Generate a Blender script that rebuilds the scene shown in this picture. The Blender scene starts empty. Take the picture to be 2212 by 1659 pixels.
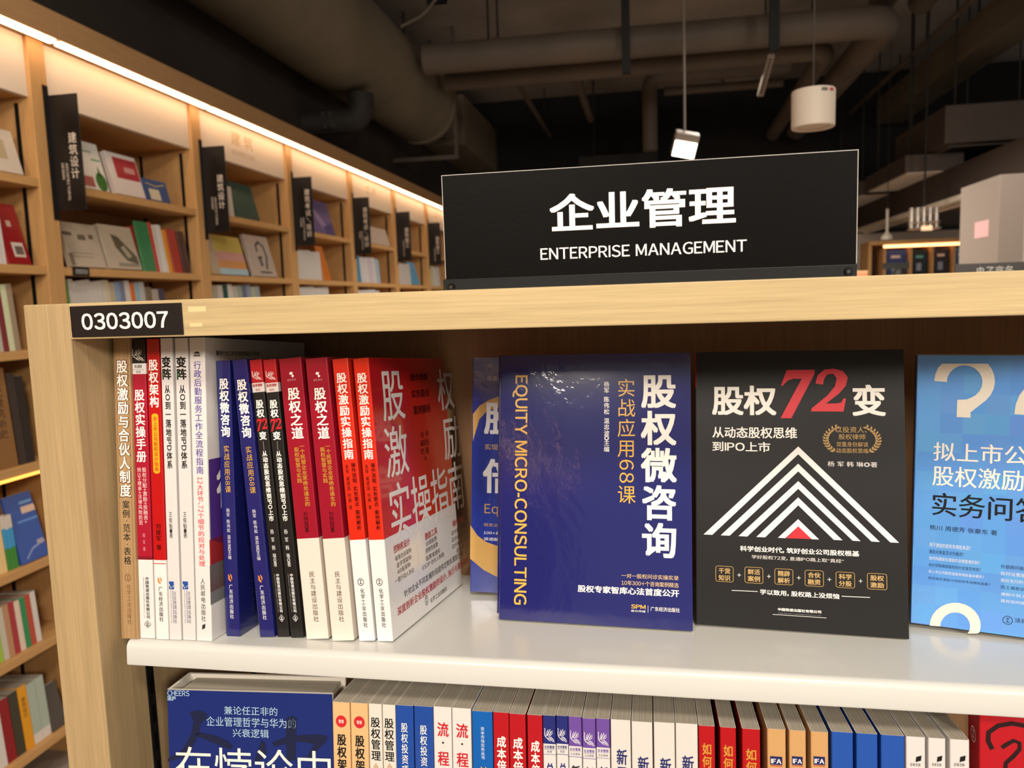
import bpy, math, json, random
from mathutils import Matrix, Vector
from mathutils.geometry import tessellate_polygon
random.seed(7)
C = bpy.context.scene.collection
S = bpy.context.scene
R = math.radians

# ---------------- camera, world, lights, exposure
def srgb(h):
    h = h.lstrip('#')
    out = []
    for i in (0, 2, 4):
        c = int(h[i:i+2], 16) / 255
        out.append(c/12.92 if c <= .04045 else ((c+.055)/1.055)**2.4)
    return out
cam = bpy.data.objects.new('camera', bpy.data.cameras.new('camera'))
C.objects.link(cam)
cr, cu, cf = Vector((.983976,.175511,-.031407)), Vector((.012009,.110513,.993802)), Vector((-.177894,.978255,-.106634))
mw = Matrix.Identity(4)
for i in range(3):
    mw[i][0], mw[i][1], mw[i][2] = cr[i], cu[i], -cf[i]
mw[2][3] = 1.5
cam.matrix_world = mw
cam.data.sensor_fit = 'HORIZONTAL'
cam.data.sensor_width = 36
cam.data.lens = 1660.41*36/2212
cam.data.clip_start = .02
cam.data.dof.use_dof = True
cam.data.dof.focus_distance = .66
cam.data.dof.aperture_fstop = 9.5
S.camera = cam
S.view_settings.view_transform = 'Standard'
S.view_settings.look = 'None'
S.view_settings.gamma = 1
S.view_settings.use_curve_mapping = False
S.view_settings.exposure = -0.1
w = bpy.data.worlds.new('world'); S.world = w
w.use_nodes = True
w.node_tree.nodes['Background'].inputs[0].default_value = (1, .88, .76, 1)
w.node_tree.nodes['Background'].inputs[1].default_value = .38
def area(name, loc, target, size, power, col=(1, .9, .78)):
    l = bpy.data.lights.new(name, 'AREA'); l.shape = 'DISK'; l.size = size; l.energy = power; l.color = col
    l.spread = R(150)
    o = bpy.data.objects.new(name, l); C.objects.link(o); o.location = loc
    o.rotation_euler = (Vector(target)-Vector(loc)).to_track_quat('-Z', 'Y').to_euler()
    return o
# ceiling downlights of the shop, out of frame above and behind the viewer
area('downlight_key', (2.2, -2.9, 2.75), (0, .6, 1.3), .6, 68)
area('downlight_near', (.4, -1.3, 3.3), (0, .6, 1.2), .5, 34)
area('downlight_left', (-.7, -2.4, 2.75), (-.1, .6, 1.3), .7, 40)
area('downlight_aisle', (-.9, 1.6, 3.05), (-1.1, 1.7, 0), .3, 9)
area('downlight_far', (1.3, 3.6, 3.05), (1.3, 4.2, 0), .4, 38)
area('downlight_deep', (.5, 5.4, 2.95), (.5, 5.6, 0), .4, 110)

# ---------------- materials
MC = {}
def mat(col, rough=.5, spec=.5, metal=0, coat=0, kind=None, emit=0, key=None):
    k = (col, rough, spec, metal, coat, kind, emit)
    if k in MC: return MC[k]
    m = bpy.data.materials.new(key or 'mat_%s_%s' % (col.strip('#'), kind or 'plain'))
    m.use_nodes = True
    nt = m.node_tree; b = nt.nodes['Principled BSDF']
    c = srgb(col) + [1]
    b.inputs['Base Color'].default_value = c
    b.inputs['Roughness'].default_value = rough
    b.inputs['Specular IOR Level'].default_value = spec
    b.inputs['Metallic'].default_value = metal
    b.inputs['Coat Weight'].default_value = coat
    if coat: b.inputs['Coat Roughness'].default_value = .06
    if emit:
        b.inputs['Emission Color'].default_value = c
        b.inputs['Emission Strength'].default_value = emit
    N, L = nt.nodes, nt.links
    if kind:
        tc = N.new('ShaderNodeTexCoord'); mp = N.new('ShaderNodeMapping')
        L.new(tc.outputs['Object'], mp.inputs[0])
    if kind in ('wood_x', 'wood_y', 'wood_z'):
        sc = {'wood_x': (14, 640, 640), 'wood_y': (640, 14, 640), 'wood_z': (640, 640, 14)}[kind]
        mp.inputs['Scale'].default_value = sc
        n = N.new('ShaderNodeTexNoise'); n.inputs['Scale'].default_value = 1; n.inputs['Detail'].default_value = 4
        n.inputs['Roughness'].default_value = .65
        L.new(mp.outputs[0], n.inputs['Vector'])
        m2 = N.new('ShaderNodeMapping'); m2.inputs['Scale'].default_value = [s*.2 if s > 20 else s*.35 for s in sc]
        L.new(tc.outputs['Object'], m2.inputs[0])
        n2 = N.new('ShaderNodeTexNoise'); n2.inputs['Scale'].default_value = 1; n2.inputs['Detail'].default_value = 2
        L.new(m2.outputs[0], n2.inputs['Vector'])
        r = N.new('ShaderNodeValToRGB')
        r.color_ramp.elements[0].position = .3; r.color_ramp.elements[1].position = .72
        r.color_ramp.elements[0].color = [x*.76 for x in c[:3]] + [1]
        r.color_ramp.elements[1].color = [min(1, x*1.13) for x in c[:3]] + [1]
        mx = N.new('ShaderNodeMath'); mx.operation = 'MULTIPLY_ADD'; mx.inputs[1].default_value = .65
        sc2 = N.new('ShaderNodeMath'); sc2.operation = 'MULTIPLY'; sc2.inputs[1].default_value = .35
        L.new(n2.outputs[0], sc2.inputs[0]); L.new(n.outputs[0], mx.inputs[0]); L.new(sc2.outputs[0], mx.inputs[2])
        L.new(mx.outputs[0], r.inputs[0]); L.new(r.outputs[0], b.inputs['Base Color'])
        bp = N.new('ShaderNodeBump'); bp.inputs['Strength'].default_value = .12; bp.inputs['Distance'].default_value = .0006
        L.new(n.outputs[0], bp.inputs['Height']); L.new(bp.outputs[0], b.inputs['Normal'])
    elif kind == 'pages':
        mp.inputs['Scale'].default_value = (2600, 3, 3)
        n = N.new('ShaderNodeTexNoise'); n.inputs['Scale'].default_value = 1; n.inputs['Detail'].default_value = 2
        L.new(mp.outputs[0], n.inputs['Vector'])
        r = N.new('ShaderNodeValToRGB'); r.color_ramp.elements[0].position = .3; r.color_ramp.elements[1].position = .65
        r.color_ramp.elements[0].color = [x*.72 for x in c[:3]] + [1]; r.color_ramp.elements[1].color = c
        L.new(n.outputs[0], r.inputs[0]); L.new(r.outputs[0], b.inputs['Base Color'])
    elif kind == 'film':   # shrink wrap creases
        mp.inputs['Scale'].default_value = (14, 14, 9)
        n = N.new('ShaderNodeTexNoise'); n.inputs['Scale'].default_value = 1.2; n.inputs['Detail'].default_value = 6; n.inputs['Distortion'].default_value = .6
        L.new(mp.outputs[0], n.inputs['Vector'])
        bp = N.new('ShaderNodeBump'); bp.inputs['Strength'].default_value = .45; bp.inputs['Distance'].default_value = .004
        L.new(n.outputs[0], bp.inputs['Height']); L.new(bp.outputs[0], b.inputs['Coat Normal'])
    elif kind == 'leather':
        mp.inputs['Scale'].default_value = (300, 300, 300)
        n = N.new('ShaderNodeTexNoise'); n.inputs['Scale'].default_value = 1; n.inputs['Detail'].default_value = 3
        L.new(mp.outputs[0], n.inputs['Vector'])
        bp = N.new('ShaderNodeBump'); bp.inputs['Strength'].default_value = .1; bp.inputs['Distance'].default_value = .0006
        L.new(n.outputs[0], bp.inputs['Height']); L.new(bp.outputs[0], b.inputs['Normal'])
    elif kind == 'grime':
        mp.inputs['Scale'].default_value = (1.3, 1.3, 1.3)
        n = N.new('ShaderNodeTexNoise'); n.inputs['Scale'].default_value = 1; n.inputs['Detail'].default_value = 5
        L.new(mp.outputs[0], n.inputs['Vector'])
        r = N.new('ShaderNodeValToRGB'); r.color_ramp.elements[0].position = .3; r.color_ramp.elements[1].position = .75
        r.color_ramp.elements[0].color = [x*.7 for x in c[:3]] + [1]; r.color_ramp.elements[1].color = [min(1, x*1.2) for x in c[:3]] + [1]
        L.new(n.outputs[0], r.inputs[0]); L.new(r.outputs[0], b.inputs['Base Color'])
    elif kind == 'checks':  # pale square pattern printed on a cover
        mp.inputs['Scale'].default_value = (62, 62, 62)
        mp.inputs['Location'].default_value = (.31, .37, .41)
        v = N.new('ShaderNodeTexVoronoi'); v.distance = 'CHEBYCHEV'; v.inputs['Randomness'].default_value = 0; v.inputs['Scale'].default_value = 1
        L.new(mp.outputs[0], v.inputs['Vector'])
        hs = N.new('ShaderNodeMixRGB'); hs.blend_type = 'OVERLAY'; hs.inputs[0].default_value = .1
        hs.inputs[1].default_value = c; L.new(v.outputs['Color'], hs.inputs[2]); L.new(hs.outputs[0], b.inputs['Base Color'])
    elif kind == 'fade_red':
        mp.inputs['Scale'].default_value = (1, 1, 1)
        sx = N.new('ShaderNodeSeparateXYZ'); L.new(mp.outputs[0], sx.inputs[0])
        n = N.new('ShaderNodeMapRange'); n.inputs[1].default_value = .08; n.inputs[2].default_value = .23
        L.new(sx.outputs[2], n.inputs[0])
        r = N.new('ShaderNodeValToRGB')
        r.color_ramp.elements[0].color = srgb('#cf3a22')+[1]; r.color_ramp.elements[1].color = srgb('#b3161a')+[1]
        L.new(n.outputs[0], r.inputs[0]); L.new(r.outputs[0], b.inputs['Base Color'])
    MC[k] = m
    return m
WOOD_X = mat('#c4ad80', .42, .35, kind='wood_x', key='oak_grain_along')
WOOD_Z = mat('#b59b72', .42, .35, kind='wood_z', key='oak_grain_upright')
WOOD_BACK = mat('#bd9068', .5, .3, kind='wood_z', key='back_board_oak')
WALLWOOD_Y = mat('#c99a62', .5, .3, kind='wood_y', key='wall_case_oak_along')
WALLWOOD_Z = mat('#c99a62', .5, .3, kind='wood_z', key='wall_case_oak_upright')
WHITE_METAL = mat('#d3d4cf', .2, .5, key='white_powder_coat')
BLACK_METAL = mat('#101213', .45, .25, key='black_powder_coat')
PAGES = mat('#b3aa9a', .8, .2, kind='pages', key='page_edges')
PIPE = mat('#5e544b', .6, .3, kind='grime', key='painted_pipe')
DUCT = mat('#6c6353', .6, .3, kind='grime', key='painted_duct')
DARK = mat('#2a2724', .7, .3, kind='grime', key='dark_paint')

# ---------------- mesh helpers
class MB:
    def __init__(s): s.v = []; s.f = []; s.mi = []; s.mats = []
    def slot(s, m):
        if m not in s.mats: s.mats.append(m)
        return s.mats.index(m)
    def poly(s, verts, faces, m):
        o = len(s.v); k = s.slot(m)
        s.v += [tuple(a) for a in verts]
        for f in faces: s.f.append([o+i for i in f]); s.mi.append(k)
    def box(s, a, b, m):
        x0, y0, z0 = a; x1, y1, z1 = b
        s.poly([(x0,y0,z0),(x1,y0,z0),(x1,y1,z0),(x0,y1,z0),(x0,y0,z1),(x1,y0,z1),(x1,y1,z1),(x0,y1,z1)],
               [(0,3,2,1),(4,5,6,7),(0,1,5,4),(1,2,6,5),(2,3,7,6),(3,0,4,7)], m)
    def cyl(s, p, q, r, m, seg=20, r2=None, caps=True):
        p, q = Vector(p), Vector(q); d = (q-p).normalized()
        a = d.orthogonal().normalized(); b = d.cross(a); r2 = r if r2 is None else r2
        vs = []
        for c, rr in ((p, r), (q, r2)):
            for i in range(seg):
                t = 2*math.pi*i/seg; vs.append(c+a*math.cos(t)*rr+b*math.sin(t)*rr)
        fs = [(i, (i+1) % seg, seg+(i+1) % seg, seg+i) for i in range(seg)]
        if caps: fs += [tuple(range(seg))[::-1], tuple(range(seg, 2*seg))]
        s.poly(vs, fs, m)
    def lathe(s, c, prof, m, seg=32):   # prof: (r, z)
        vs = []; n = len(prof)
        for r, z in prof:
            for i in range(seg):
                t = 2*math.pi*i/seg; vs.append((c[0]+r*math.cos(t), c[1]+r*math.sin(t), c[2]+z))
        fs = [(j*seg+i, j*seg+(i+1) % seg, (j+1)*seg+(i+1) % seg, (j+1)*seg+i) for j in range(n-1) for i in range(seg)]
        s.poly(vs, fs, m)
    def prism(s, prof, ax, a, b, m):   # closed profile in the two axes other than ax, extruded a..b
        def P(u, v, t): return (t, u, v) if ax == 0 else ((u, t, v) if ax == 1 else (u, v, t))
        n = len(prof)
        vs = [P(u, v, a) for u, v in prof] + [P(u, v, b) for u, v in prof]
        fs = [(i, (i+1) % n, n+(i+1) % n, n+i) for i in range(n)] + [tuple(range(n))[::-1], tuple(range(n, 2*n))]
        s.poly(vs, fs, m)
    def tube(s, pts, r, m, seg=14, bend=None, caps=True):
        pts = [Vector(p) for p in pts]
        if bend:
            o = [pts[0]]
            for i in range(1, len(pts)-1):
                a, b, c = pts[i-1], pts[i], pts[i+1]
                p0 = b+(a-b).normalized()*bend; p1 = b+(c-b).normalized()*bend
                for k in range(7):
                    t = k/6; o.append(p0*(1-t)**2+b*2*t*(1-t)+p1*t*t)
            pts = o+[pts[-1]]
        n = len(pts); rings = []; up = None
        for i, p in enumerate(pts):
            d = (pts[min(i+1, n-1)]-pts[max(i-1, 0)]).normalized()
            up = d.orthogonal().normalized() if up is None else (up-d*up.dot(d)).normalized()
            b = d.cross(up)
            rings += [p+(up*math.cos(2*math.pi*k/seg)+b*math.sin(2*math.pi*k/seg))*r for k in range(seg)]
        fs = [(j*seg+i, j*seg+(i+1) % seg, (j+1)*seg+(i+1) % seg, (j+1)*seg+i) for j in range(n-1) for i in range(seg)]
        if caps: fs += [tuple(range(seg))[::-1], tuple(range((n-1)*seg, n*seg))]
        s.poly(rings, fs, m)
    def build(s, name, parent=None, smooth=False, bevel=0, label=None):
        me = bpy.data.meshes.new(name)
        me.from_pydata(s.v, [], s.f); me.update()
        for m in s.mats: me.materials.append(m)
        me.polygons.foreach_set('material_index', s.mi)
        o = bpy.data.objects.new(name, me); C.objects.link(o)
        if parent: o.parent = parent
        if smooth:
            me.polygons.foreach_set('use_smooth', [True]*len(me.polygons))
            try: me.set_sharp_from_angle(angle=R(35))
            except Exception: pass
        if bevel:
            bv = o.modifiers.new('bevel', 'BEVEL'); bv.width = bevel; bv.segments = 2; bv.limit_method = 'ANGLE'
        if label: o['label'] = label
        return o
def tag(o, label, cat, group=None, kind=None):
    if label: o['label'] = label
    if cat: o['category'] = cat
    if group: o['group'] = group
    if kind: o['kind'] = kind
    return o
def thing(name, label, cat, loc=(0, 0, 0), group=None, mtx=None):
    o = bpy.data.objects.new(name, None); C.objects.link(o); o.empty_display_size = .05
    if mtx is not None: o.matrix_world = mtx
    else: o.location = loc
    return tag(o, label, cat, group)
def structure(name, mb, **k):
    o = mb.build(name, **k); o['kind'] = 'structure'; return o

BOOKS=json.loads(r'''[{"n":"paperback_book","label":"tan paperback with outlined white spine title, leftmost on the white shelf","group":null,"t":0.0158,"h":0.257,"wd":0.165,"cover":"#a9885f","gloss":0.45,"o":[-0.44225,0.56269,1.22322],"m":[1.0,0.0,0.0,0.0,0.996493,0.083678,0.0,-0.083678,0.996493],"items":[["T","title_outline","S","股权激励与合伙人制度",[-0.0058,0.1213,0.0066,0.2389],"#6b3f22",0.045,"v",1],["T","title","S","股权激励与合伙人制度",[-0.0049,0.1221,0.0057,0.2382],"#f6f1e6",0.02,"v",2],["T","subtitle","S","案例·范本·表格",[-0.003,0.0641,0.0038,0.1189],"#141414",0.008,"v",1],["A","publisher_emblem","S","ring",[-0.0028,0.0493,0.0028,0.0561],"#7a5834",1],["T","publisher_name","S","化学工业出版社",[-0.0013,0.0126,0.0025,0.047],"#7a5834",0,"v",1],["A","stripe","S","rect",[-0.0066,0.0006,-0.0054,0.2535],"#9c7a52",0],["A","stripe","S","rect",[-0.0006,0.0006,0.0006,0.2535],"#b2926a",0],["A","stripe","S","rect",[0.0054,0.0006,0.0066,0.2535],"#9c7a52",0]]},
{"n":"paperback_book","label":"crimson paperback with black top and white foot, second from the left on the white shelf","group":null,"t":0.014,"h":0.2556,"wd":0.165,"cover":"#a50f2c","gloss":0.35,"o":[-0.42765,0.56593,1.22298],"m":[0.999987,0.0,-0.005131,0.000429,0.996493,0.083677,0.005113,-0.083678,0.99648],"items":[["A","bird_emblem","S","bird",[-0.0059,0.2375,0.0059,0.2481],"#e8e2d8",1],["T","series_name","S","长江经济",[-0.0035,0.2316,0.0035,0.2344],"#141414",0.02,"h",1],["A","rule","S","rect",[-0.0056,0.23,0.0056,0.2302],"#555555",1],["T","series_name","S","投资",[-0.0021,0.2273,0.0021,0.2292],"#555555",0,"h",1],["T","title","S","股权实操手册",[-0.0045,0.1514,0.005,0.2131],"#f2efe8",0.022,"v",1],["T","subtitle","S","股权分配+激励+投融资+",[0.0004,0.0987,0.0045,0.1467],"#e9c9c6",0.012,"v",1],["T","subtitle","S","转让+继承+法律风险防范",[-0.0042,0.0975,-0.0004,0.1467],"#e9c9c6",0.012,"v",1],["T","author_name","S","程 军 著",[-0.0011,0.0752,0.0014,0.0903],"#e08f96",0,"v",1],["T","publisher_name","S","中国铁道出版社有限公司",[0.0,0.0169,0.0034,0.0529],"#222222",0.018,"v",1],["T","publisher_name","S","CHINA RAILWAY PUBLISHING HOUSE CO., LTD.",[-0.0022,0.0173,-0.0013,0.0529],"#444444",0,"r",1],["A","publisher_emblem","S","diamond",[-0.0024,0.0089,0.0042,0.0153],"#222222",1]],"bands":[[0.0676,"#e2dedb"],[0.0704,"#7d0d22"],[0.2265,"#a50f2c"],[0.2355,"#e2dedb"],[0.2556,"#15110f"]]},
{"n":"paperback_book","label":"bright red paperback with a yellow pill on its spine, third from the left","group":null,"t":0.0117,"h":0.256,"wd":0.165,"cover":"#b80d14","gloss":0.25,"o":[-0.41295,0.56498,1.22306],"m":[0.999984,0.0,-0.005647,0.000473,0.996493,0.083677,0.005627,-0.083678,0.996477],"items":[["T","title","S","股权架构",[-0.0042,0.198,0.0047,0.2384],"#f2efe8",0.025,"v",1],["A","subtitle_pill","S","pill",[-0.0028,0.1418,0.0035,0.1929],"#f0ab25",1],["T","subtitle","S","非上市公司股权设计指南",[-0.0016,0.1438,0.0023,0.1902],"#b3201a",0.012,"v",2],["T","author_name","S","刘建军 著",[-0.0023,0.0766,0.0023,0.0992],"#2b0808",0.01,"v",1],["A","rule","S","rect",[-0.0059,0.0647,0.0059,0.0653],"#b80d14",1],["A","publisher_emblem","S","hook",[-0.0026,0.0473,0.0019,0.0536],"#e0853a",1],["T","publisher_name","S","广东经济出版社",[-0.0018,0.0155,0.0021,0.0453],"#141414",0.012,"v",1]],"bands":[[0.0679,"#e9e4e0"],[0.256,"#b80d14"]]},
{"n":"paperback_book","label":"slim white paperback with black two-character title under wrinkled film, fourth from the left","group":"slim white paperbacks with a black spine title","t":0.0109,"h":0.2564,"wd":0.165,"cover":"#d9d5d3","gloss":0.3,"o":[-0.40103,0.56562,1.22299],"m":[0.99999,0.0,-0.004436,0.000371,0.996493,0.083677,0.004421,-0.083678,0.996483],"items":[["T","title","S","变阵",[-0.0043,0.2214,0.0041,0.241],"#141414",0.035,"v",1],["A","green_stroke","S","rect",[-0.0041,0.2226,-0.0035,0.2285],"#2f8f52",2],["T","subtitle","S","从O到一落地IPD体系",[-0.0024,0.1461,0.0028,0.2167],"#262626",0.022,"v",1],["T","author_name","S","王俊魁●著",[-0.0022,0.087,0.0009,0.1091],"#333333",0,"v",1],["A","publisher_emblem","S","flagsq",[-0.0041,0.0432,0.0005,0.0499],"#24509c",1],["T","publisher_name","S","企业管理出版社",[0.0,0.0142,0.0024,0.0416],"#555555",0,"v",1],["A","rule","S","rect",[-0.0009,0.0142,-0.0005,0.0424],"#3d63a5",1],["T","publisher_name","S","ENTERPRISE MANAGEMENT PUBLISHING HOUSE",[-0.003,0.0142,-0.0022,0.0424],"#777777",0,"r",1]]},
{"n":"paperback_book","label":"slim white paperback with black two-character title, fifth from the left, beside the tall white one","group":"slim white paperbacks with a black spine title","t":0.0119,"h":0.2563,"wd":0.165,"cover":"#d9d5d3","gloss":0.3,"o":[-0.38869,0.56653,1.2229],"m":[1.0,0.0,-0.000263,2.2e-05,0.996493,0.083678,0.000262,-0.083678,0.996493],"items":[["T","title","S","变阵",[-0.0048,0.2212,0.0045,0.2407],"#141414",0.035,"v",1],["A","green_stroke","S","rect",[-0.0045,0.2224,-0.0038,0.2283],"#2f8f52",2],["T","subtitle","S","从O到一落地IPD体系",[-0.0026,0.1461,0.0031,0.2166],"#262626",0.022,"v",1],["T","author_name","S","王俊魁●著",[-0.0024,0.0872,0.001,0.1092],"#333333",0,"v",1],["A","publisher_emblem","S","flagsq",[-0.0045,0.0434,0.0006,0.0501],"#24509c",1],["T","publisher_name","S","企业管理出版社",[0.0,0.0145,0.0026,0.0418],"#555555",0,"v",1],["A","rule","S","rect",[-0.001,0.0145,-0.0006,0.0426],"#3d63a5",1],["T","publisher_name","S","ENTERPRISE MANAGEMENT PUBLISHING HOUSE",[-0.0033,0.0145,-0.0024,0.0426],"#777777",0,"r",1]]},
{"n":"paperback_book","label":"tall white paperback with purple spine title, its white cover showing above the blue books","group":null,"t":0.0143,"h":0.2563,"wd":0.185,"cover":"#dedad7","gloss":0.4,"o":[-0.37465,0.5665,1.22291],"m":[0.99996,0.008727,0.001977,-0.008861,0.996455,0.08366,-0.00124,-0.083675,0.996492],"items":[["A","series_emblem","S","sun",[-0.0043,0.2405,0.0043,0.2455],"#141414",1],["T","title","S","行政后勤服务工作全流程指南",[-0.0033,0.1416,0.0036,0.2366],"#5a479d",0.012,"v",1],["T","subtitle","S","12大环节、72个细节的应对与处理",[-0.0029,0.0635,0.0029,0.1392],"#d8434d",0.012,"v",1],["T","publisher_name","S","人民邮电出版社",[-0.0019,0.0167,0.0023,0.0533],"#141414",0,"v",1],["A","publisher_emblem","S","parallelogram",[-0.0019,0.0096,0.0017,0.0147],"#333333",1],["T","series_name","F","服务行业工作全流程快速入门系列",[0.0164,0.2415,0.0895,0.2456],"#222222",0.012,"h",1],["A","printed_panel","F","rect",[0.0017,0.0568,0.1269,0.1535],"#4b2a80",1],["A","printed_panel","F","rect",[-0.0001,0.0415,0.1262,0.0858],"#c9331f",1],["A","printed_panel","F","rect",[-0.0007,0.0309,0.1257,0.0644],"#777777",1],["T","title","F","行政",[0.0121,0.1095,0.0836,0.1463],"#f2efe8",0.03,"h",2]]},
{"n":"paperback_book","label":"navy paperback with white spine title just left of the wedge-shaped gap","group":"navy paperbacks standing spine out","t":0.0129,"h":0.2368,"wd":0.165,"cover":"#1c2066","gloss":0.16,"o":[-0.35575,0.57989,1.22186],"m":[0.999915,0.0,-0.013069,0.001094,0.996493,0.083671,0.013023,-0.083678,0.996408],"items":[["T","title","S","股权微咨询",[-0.0041,0.1715,0.0047,0.2213],"#f2efe8",0.03,"v",1],["T","subtitle","S","实战应用68课",[-0.0021,0.1238,0.0031,0.1643],"#d6a545",0.008,"v",1],["T","author_name","S","杨军 陈伟松 温忠波◎主编",[-0.0018,0.0665,0.0013,0.1103],"#cfcdd8",0.012,"v",1],["A","publisher_emblem","S","hook",[-0.0028,0.0469,0.0016,0.0541],"#e28a45",1],["T","publisher_name","S","广东经济出版社",[-0.0021,0.0153,0.0016,0.0449],"#dddbe2",0.012,"v",1],["T","cover_title","F","EQUITY MICRO-CONSULTING",[0.0226,0.0137,0.0232,0.2158],"#8f7236",0.012,"r",1]]},
{"n":"paperback_book","label":"navy paperback with white spine title just right of the wedge-shaped gap, leaning left","group":"navy paperbacks standing spine out","t":0.0136,"h":0.2376,"wd":0.165,"cover":"#1c2066","gloss":0.16,"o":[-0.32472,0.58092,1.22225],"m":[0.996564,0.0,-0.08283,0.006931,0.996493,0.08339,0.082539,-0.083678,0.993069],"items":[["T","title","S","股权微咨询",[-0.0043,0.1707,0.0049,0.2205],"#f2efe8",0.03,"v",1],["T","subtitle","S","实战应用68课",[-0.0022,0.1231,0.0033,0.1635],"#d6a545",0.008,"v",1],["T","author_name","S","杨军 陈伟松 温忠波◎主编",[-0.0019,0.0659,0.0014,0.1096],"#cfcdd8",0.012,"v",1],["A","publisher_emblem","S","hook",[-0.003,0.0465,0.0016,0.0536],"#e28a45",1],["T","publisher_name","S","广东经济出版社",[-0.0022,0.015,0.0016,0.0445],"#dddbe2",0.012,"v",1]]},
{"n":"paperback_book","label":"black paperback with red 72 on its spine, left of the pair, touching a navy book","group":"black paperbacks with a red 72 standing spine out","t":0.0112,"h":0.2374,"wd":0.165,"cover":"#1b1a1a","gloss":0.3,"o":[-0.31105,0.5833,1.22196],"m":[0.996492,0.0,-0.083693,0.007003,0.996493,0.083384,0.0834,-0.083678,0.992997],"items":[["A","bird_emblem","S","bird",[-0.0045,0.22,0.0045,0.2279],"#f0e6e0",1],["T","series_name","S","投资理财",[-0.0045,0.2143,0.0045,0.2169],"#b3141f",0.02,"h",1],["T","series_name","S","股权",[-0.0022,0.2107,0.0022,0.2129],"#c06060",0,"h",1],["T","title","S","股权",[-0.0034,0.188,0.0036,0.203],"#f2efe8",0.03,"v",1],["A","number","S","n72",[-0.0045,0.1765,0.0054,0.1872],"#cf1f2b",1],["T","title","S","变",[-0.0031,0.169,0.0036,0.1761],"#f2efe8",0.03,"v",1],["A","rule","S","rect",[-0.0002,0.1603,0.0001,0.1678],"#aaaaaa",1],["T","subtitle","S","从动态股权思维到IPO上市",[-0.0022,0.0992,0.0025,0.1595],"#f2efe8",0.03,"v",1],["T","author_name","S","杨 军 韩 琳◎著",[-0.002,0.0603,0.0011,0.0924],"#cccccc",0.012,"v",1],["T","publisher_name","S","中国铁道出版社有限公司",[-0.0009,0.0209,0.002,0.0543],"#e0e0e0",0.022,"v",1],["T","publisher_name","S","CHINA RAILWAY PUBLISHING HOUSE CO., LTD.",[-0.0027,0.0213,-0.0018,0.0543],"#a0a0a0",0,"r",1],["A","publisher_emblem","S","diamond",[-0.0022,0.0129,0.0027,0.0193],"#dddddd",1]],"bands":[[0.2097,"#1b1a1a"],[0.2177,"#e6dcd8"],[0.2374,"#b3141f"]]},
{"n":"paperback_book","label":"black paperback with red 72 on its spine, right of the pair, beside dark red","group":"black paperbacks with a red 72 standing spine out","t":0.0116,"h":0.2373,"wd":0.165,"cover":"#1b1a1a","gloss":0.3,"o":[-0.29838,0.58308,1.22199],"m":[0.996573,0.0,-0.082714,0.006921,0.996493,0.083391,0.082424,-0.083678,0.993078],"items":[["A","bird_emblem","S","bird",[-0.0047,0.2198,0.0047,0.2277],"#f0e6e0",1],["T","series_name","S","投资理财",[-0.0047,0.2141,0.0047,0.2167],"#b3141f",0.02,"h",1],["T","series_name","S","股权",[-0.0023,0.2106,0.0023,0.2127],"#c06060",0,"h",1],["T","title","S","股权",[-0.0035,0.1879,0.0037,0.2029],"#f2efe8",0.03,"v",1],["A","number","S","n72",[-0.0047,0.1765,0.0056,0.1871],"#cf1f2b",1],["T","title","S","变",[-0.0033,0.169,0.0037,0.1761],"#f2efe8",0.03,"v",1],["A","rule","S","rect",[-0.0002,0.1603,0.0001,0.1678],"#aaaaaa",1],["T","subtitle","S","从动态股权思维到IPO上市",[-0.0023,0.0995,0.0026,0.1595],"#f2efe8",0.03,"v",1],["T","author_name","S","杨 军 韩 琳◎著",[-0.0021,0.0607,0.0012,0.0927],"#cccccc",0.012,"v",1],["T","publisher_name","S","中国铁道出版社有限公司",[-0.0009,0.0215,0.0021,0.0548],"#e0e0e0",0.022,"v",1],["T","publisher_name","S","CHINA RAILWAY PUBLISHING HOUSE CO., LTD.",[-0.0028,0.0219,-0.0019,0.0548],"#a0a0a0",0,"r",1],["A","publisher_emblem","S","diamond",[-0.0023,0.0136,0.0028,0.0199],"#dddddd",1]],"bands":[[0.2096,"#1b1a1a"],[0.2175,"#e6dcd8"],[0.2373,"#b3141f"]]},
{"n":"paperback_book","label":"thick dark red paperback with cream lower spine, beside the black books","group":"thick dark red and cream paperbacks","t":0.02,"h":0.2378,"wd":0.165,"cover":"#98122a","gloss":0.2,"o":[-0.27941,0.58158,1.22244],"m":[0.996765,0.0,-0.080368,0.006725,0.996493,0.083407,0.080086,-0.083678,0.993269],"items":[["A","publisher_emblem","S","swoosh",[-0.003,0.2212,0.0036,0.2263],"#f0ece8",1],["T","series_name","S","盛世卓杰",[-0.004,0.2185,0.004,0.2204],"#d08f92",0,"h",1],["T","title","S","股权之道",[-0.005,0.1696,0.006,0.2126],"#f2efe8",0.025,"v",1],["T","subtitle","S","一个民营企业家绝处逢生的",[0.001,0.1124,0.0056,0.1633],"#c79a3c",0.012,"v",1],["T","subtitle","S","股权智慧与实践",[-0.004,0.1324,0.0004,0.1625],"#c79a3c",0.012,"v",1],["T","author_name","S","刘国镔◎著",[-0.0016,0.0904,0.0024,0.108],"#2b0a10",0,"v",1],["T","publisher_name","S","民主与建设出版社",[-0.0016,0.0146,0.0032,0.057],"#4a4038",0,"v",1]],"bands":[[0.0853,"#e3d8cc"],[0.2378,"#98122a"]]},
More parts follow.
